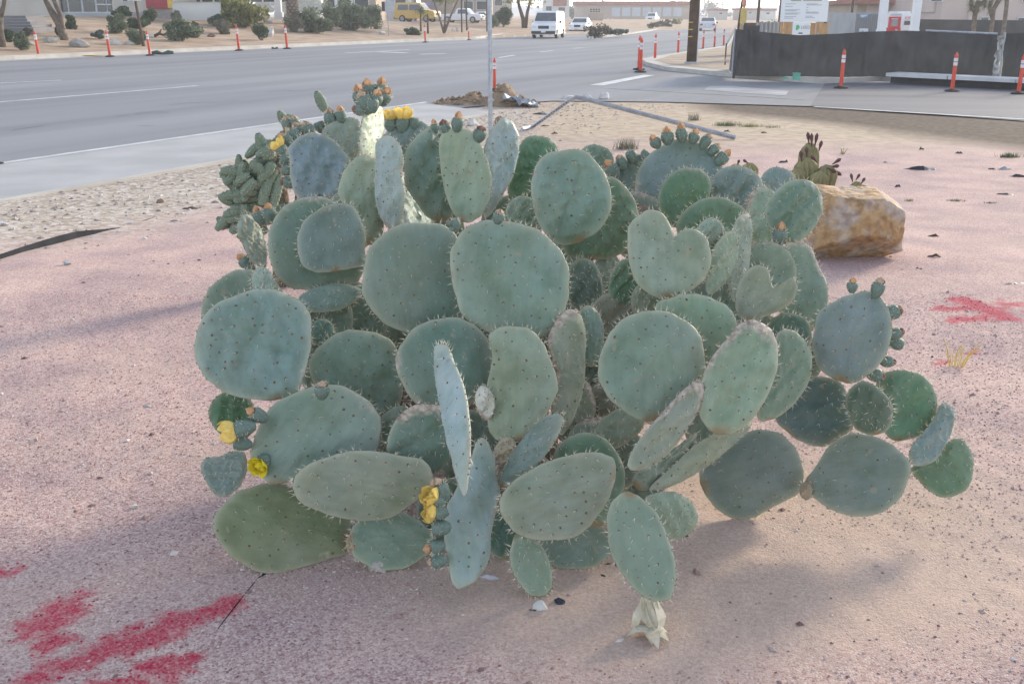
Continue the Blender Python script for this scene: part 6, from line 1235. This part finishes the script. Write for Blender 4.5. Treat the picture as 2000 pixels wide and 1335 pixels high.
mb.add(vs, [(i*5+j, i*5+j+1, (i+1)*5+j+1, (i+1)*5+j) for i in range(13) for j in range(4)]); tag(link('plastic_film', mb.mesh('plastic_film'), mat('clear_film', (.52, .50, .46), (.34, .33, .32), scale=8, rough=.25), None, a), 'crumpled clear plastic film hanging at the gap in the fence', 'plastic film')
# construction yard
def text(body, size, m, parent, loc, name='lettering', align='CENTER'):
    c = bpy.data.curves.new(name, 'FONT'); c.body = body; c.size = size; c.align_x = align; c.extrude = .004; tmp = bpy.data.objects.new('tmp', c); COL.objects.link(tmp); dg = bpy.context.evaluated_depsgraph_get(); me = bpy.data.meshes.new_from_object(tmp.evaluated_get(dg)); bpy.data.objects.remove(tmp); me.name = name
    o = link(name, me, None, parent); me.materials.clear(); me.materials.append(m); o.location = loc; o.rotation_euler = (math.pi/2, 0, 0); return o
N1 = Bld('notice_board', 'large white construction notice board above the black fence', 'sign', 1571, 44, -.05); M_sw = mat('board_white', (.72, .74, .76), (.68, .70, .72), scale=.5, rough=.5); M_tx = mat('board_text', (.34, .36, .38), rough=.7)
bd = N1.box('board', 1525, -38, 1617, 43, M_sw, 0, .05); N1.box('post', 1534, 43, 1538, 60, M_ply, .06, .12, True); N1.box('post', 1604, 43, 1608, 60, M_ply, .06, .12, True)
for (a, b_, v) in ((1543, 1563, 0), (1567, 1603, 0)): N1.box('heading_line', a, v-1.2, b_, v+2.5, mat('board_tan', (.40, .38, .30), rough=.7), -.012, .01, parent=bd)
for (a, b_, v) in ((1533, 1553, 8), (1533, 1547, 13), (1533, 1562, 19.5), (1533, 1556, 21.5), (1533, 1563, 26), (1533, 1558, 28), (1533, 1556, 33), (1533, 1550, 36), (1574, 1596, 8), (1574, 1604, 10), (1574, 1578, 15), (1574, 1578, 20), (1574, 1598, 24), (1574, 1600, 26), (1574, 1588, 32), (1574, 1592, 35)): N1.box('text_line', a, v-.45, b_, v+.45, M_tx, -.012, .01, parent=bd)
N2 = Bld('leaf_sign', 'small white sign with a green leaf mark below the notice board', 'sign', 1568, 43, -.05); b2 = N2.box('board', 1551, 44, 1585, 69, M_sw, 0, .04); N2.box('post', 1566, 69, 1570, 80, M_ply, .05, .1, True)
kk_ = 1/ppm(at_y(1568, 55, 43)); mb = MB(); cc = at_y(1557.5, 54, 43)-N2.o
leafp = [(math.cos(a)*(3.6+.9*math.cos(3*a))*kk_, math.sin(a)*(5.0+.8*math.sin(2*a))*kk_) for a in np.linspace(0, 2*math.pi, 22, endpoint=False)]; mb.add([(cc[0]+x, -.012, cc[2]+z) for x, z in leafp]+[(cc[0]+x, -.002, cc[2]+z) for x, z in leafp], [tuple(range(22)), tuple(range(43, 21, -1))]+[(i, (i+1) % 22, 22+(i+1) % 22, 22+i) for i in range(22)]); link('leaf_mark', mb.mesh('leaf_mark'), mat('leaf_mark_green', (.10, .48, .20), rough=.5), b2)
lc = at_y(1573.5, 56.5, 43)-N2.o; text('LEED', 8.2*kk_, M_tx, b2, (lc[0], -.012, lc[2])); N2.box('text_line', 1563, 64, 1571, 66.4, M_dk, -.012, .01, parent=b2)
F1 = Bld('timber_frame', 'orange plywood formwork stacked under the notice board', 'formwork', 1573, 46, -.05)
for u0, u1, v0 in ((1526, 1532, 42), (1534, 1549, 43), (1586, 1596, 45), (1598, 1604, 42), (1606, 1621, 46)): F1.box('plywood_sheet', u0, v0, u1, 70, M_ply, random.uniform(0, .6), .05, True)
for u0, u1 in ((1549, 1552), (1596, 1598), (1604, 1606), (1619, 1623)): F1.box('timber_stud', u0, 40, u1, 70, M_tan, -.1, .1, True)
D1 = Bld('steel_panel_stack', 'grey corrugated panels leaning at the left of the construction yard', 'panels', 1500, 48, -.05)
for i in range(11): D1.box('corrugated_panel', 1480+i*4.1, 44-(i % 3), 1483.6+i*4.1, 68, M_grwall, .1*(i % 2), .06, True)
D2 = Bld('dark_equipment', 'dark covered equipment beside the wooden post', 'equipment', 1465, 46, -.05); D2.box('housing', 1455, 50, 1486, 66, M_dk, 0, .8, True); D2.box('hood', 1459, 45, 1478, 51, M_barkd, .1, .6); D2.box('side_panel', 1448, 46, 1455, 60, M_tan, .1, .3, True)
for u, Y, lb, w_ in ((1479, 62, 'leaning dark wooden pole behind the corrugated panels', 6), (1521, 50, 'brown pole at the left edge of the notice board', 5), (1661, 60, 'dark pole before the dark evergreen', 5)):
    p = at_y(u, 50, Y); p[2] = -.1; mb = MB(); k = 1/ppm(p); mb.tube([(0, 0, 0), (.05, 0, 7)], [w_*k/2, w_*k/2.4], 8); tag(link('wooden_pole', mb.mesh('wooden_pole'), M_wood, None, p), lb, 'pole')
H1 = Bld('house', 'tan house with brown gabled eaves behind the white columns', 'house', 1750, 82, -.05); H1.box('wall', 1673, 8, 1832, 60, M_tan, 0, 10, True); H1.box('wall_panel', 1692, 2, 1757, 26, M_pnk, -.15, .2); rf = H1.box('roof', 1668, 0, 1840, 8, M_roof, -1.2, 12); H1.box('ridge', 1684, -10, 1825, 0, M_roof, 1, 7, parent=rf); H1.box('garage_recess', 1770, 10, 1822, 36, M_barkd, -.1, .15); H1.box('vent', 1739, 20, 1750, 24, M_barkd, -.2, .1)
K1 = Bld('shipping_container', 'grey steel container behind the black fence', 'container', 1696, 56, -.05); K1.box('body', 1672, 25, 1722, 62, M_grwall, 0, 5, True)
for i in range(12): K1.box('rib', 1673+i*4.1, 27, 1674.4+i*4.1, 62, mat('rib_grey', (.28, .29, .30), rough=.6), -.06, .06, True)
lp_ = K1.box('label_panel', 1680, 28, 1696, 35, mat('blue_panel', (.28, .38, .55), rough=.5), -.1, .04); K1.box('label_line', 1683, 30, 1693, 31.2, M_sw, -.12, .02, parent=lp_); K1.box('label_line', 1683, 32.2, 1690, 33.2, M_sw, -.12, .02, parent=lp_); K1.box('white_patch', 1682, 56, 1699, 62, M_sw, -.1, .04)
for u0, lb in ((1721, 'white square canopy column between the container and the lift'), (1786, 'white square canopy column beside the far dark fence')):
    c3 = Bld('canopy_column', lb, 'column', u0+6, 50, -.05); c3.box('shaft', u0, -60, u0+13, 62, mat('column_white', (.70, .72, .75), (.67, .69, .72), scale=1, rough=.5), 0, .35, True); c3.box('base_collar', u0-1, 58, u0+14, 64, MATS['column_white'], -.03, .41, True)
R1 = Bld('scissor_lift', 'red framed lift machine between the white columns', 'lift', 1749, 53, -.05); M_lred = mat('lift_red', (.55, .05, .06), rough=.5)
R1.box('upright', 1739, 33, 1742.5, 60, M_lred, 0, .15, True); R1.box('upright', 1758, 33, 1761.5, 60, M_lred, 0, .15, True); R1.box('crossbar', 1739, 33, 1761.5, 36.5, M_lred, -.02, .15); R1.box('crossbar', 1741, 52, 1760, 55, M_lred, -.02, .15); R1.box('guard_panel', 1743, 38, 1757, 52, M_grwall, .1, .08); R1.box('base', 1737, 55, 1763, 66, M_lred, .05, .9, True)
R2 = Bld('white_trailer', 'white trailer with red lettering partly hidden by the column', 'trailer', 1778, 54, -.05); tr = R2.box('body', 1763, 27, 1791, 62, M_sw, 0, 2.2, True); R2.box('dome', 1754, 22.5, 1779, 28, M_sw, .2, 1.4); w_ = R2.box('window', 1769, 41, 1780, 49, M_glass, -.04, .05); lc = at_y(1775, 38.5, 54)-R2.o; text('CITY', 7.6/ppm(at_y(1775, 38, 54)), M_lred, tr, (lc[0], -.03, lc[2]))
P1 = Bld('pink_building', 'pale pink stucco building behind the twin-trunked trees', 'building', 1930, 72, -.05); P1.box('wall', 1838, -80, 2200, 60, M_pnk, 0, 12, True); P1.box('parapet', 1822, -80, 1840, 24, M_pnk, 1.0, 3); P1.box('buttress', 1893, -80, 1900, 40, M_pnk, -.25, .3, True)
for a, b_, c, d in ((1815, 1838, -8, 4), (1994, 2010, -20, 5), (1918, 1934, 33, 42), (1990, 2010, 34, 42)): f = P1.box('window_frame', a, c, b_, d, M_alu, -.2, .15); P1.box('glass_pane', a+1.5, c+1.5, b_-1.5, d-1.5, M_glass, -.24, .05, parent=f)
# spiky yuccas before the pink building
def joshua(u, vb, arms, label, Y=46):
    p = at_y(u, vb, Y); p[2] = -.05; k = 1/ppm(at_y(u, 50, Y)); zb = at_y(u, vb, Y)[2]; t = empty('yucca_tree', p, 0, label, 'tree'); mb = MB(); lf = MB(); r = np.random.default_rng(int(u))
    for path in arms:
        P = [at_y(x, y, Y)-p for x, y, w_ in path]; P[0][2] = 0.0 if path[0][1] > 55 else P[0][2]; mb.tube(P, [w_*k/2 for *_, w_ in path], 9)
        e = P[-1]
        if path[-1][2] >= 7:
            for i in range(160):
                d = r.normal(0, 1, 3); d[2] += .3; d /= np.linalg.norm(d); s_ = np.cross(d, [.3, .2, .9]); s_ /= np.linalg.norm(s_); c = e+np.array([0, 0, -r.uniform(0, .5)]); lf.add([c-s_*.012, c+s_*.012, c+d*r.uniform(.22, .42)], [(0, 1, 2)])
    link('trunk', mb.mesh('trunk', True), M_bark, t); link('leaves', lf.mesh('leaves'), FOL['grey'], t); return t
joshua(1904, 62, [[(1903, 64, 8), (1904, 30, 9), (1908, 12, 10), (1912, 2, 9)], [(1904, 26, 7), (1896, 8, 8), (1898, 0, 7)], [(1908, 12, 7), (1922, 4, 8), (1926, -6, 8)]], 'shaggy yucca tree with a short pale trunk before the pink building')
joshua(1940, 72, [[(1934, 75, 8), (1938, 45, 8), (1940, 20, 9), (1950, 2, 9), (1955, -20, 9)], [(1938, 40, 6), (1933, 15, 7), (1936, 2, 8)]], 'leaning yucca tree with a forked trunk behind the fence gap')
joshua(1965, 76, [[(1957, 78, 8), (1962, 45, 8), (1966, 10, 8), (1967, -30, 8)]], 'tall straight yucca trunk beside the leaning yucca', 44)

# ------------------------------------------------------------------ added haze volume standing in for the milky veil
mb = MB(); mb.box((0, 860, 6.5), (3400, 2000, 19)); hz = link('haze', mb.mesh('haze'), None); kind(hz, 'stuff'); hz['label'] = 'thin added haze giving the junction its milky veil'; hz['category'] = 'haze'
m = bpy.data.materials.new('haze_veil'); m.use_nodes = True; n = m.node_tree; n.nodes.remove(n.nodes['Principled BSDF']); pv = n.nodes.new('ShaderNodeVolumePrincipled'); pv.inputs['Color'].default_value = (.93, .95, 1.0, 1); pv.inputs['Density'].default_value = HAZE; pv.inputs['Anisotropy'].default_value = .3
n.links.new(pv.outputs[0], n.nodes['Material Output'].inputs['Volume']); hz.data.materials.append(m)
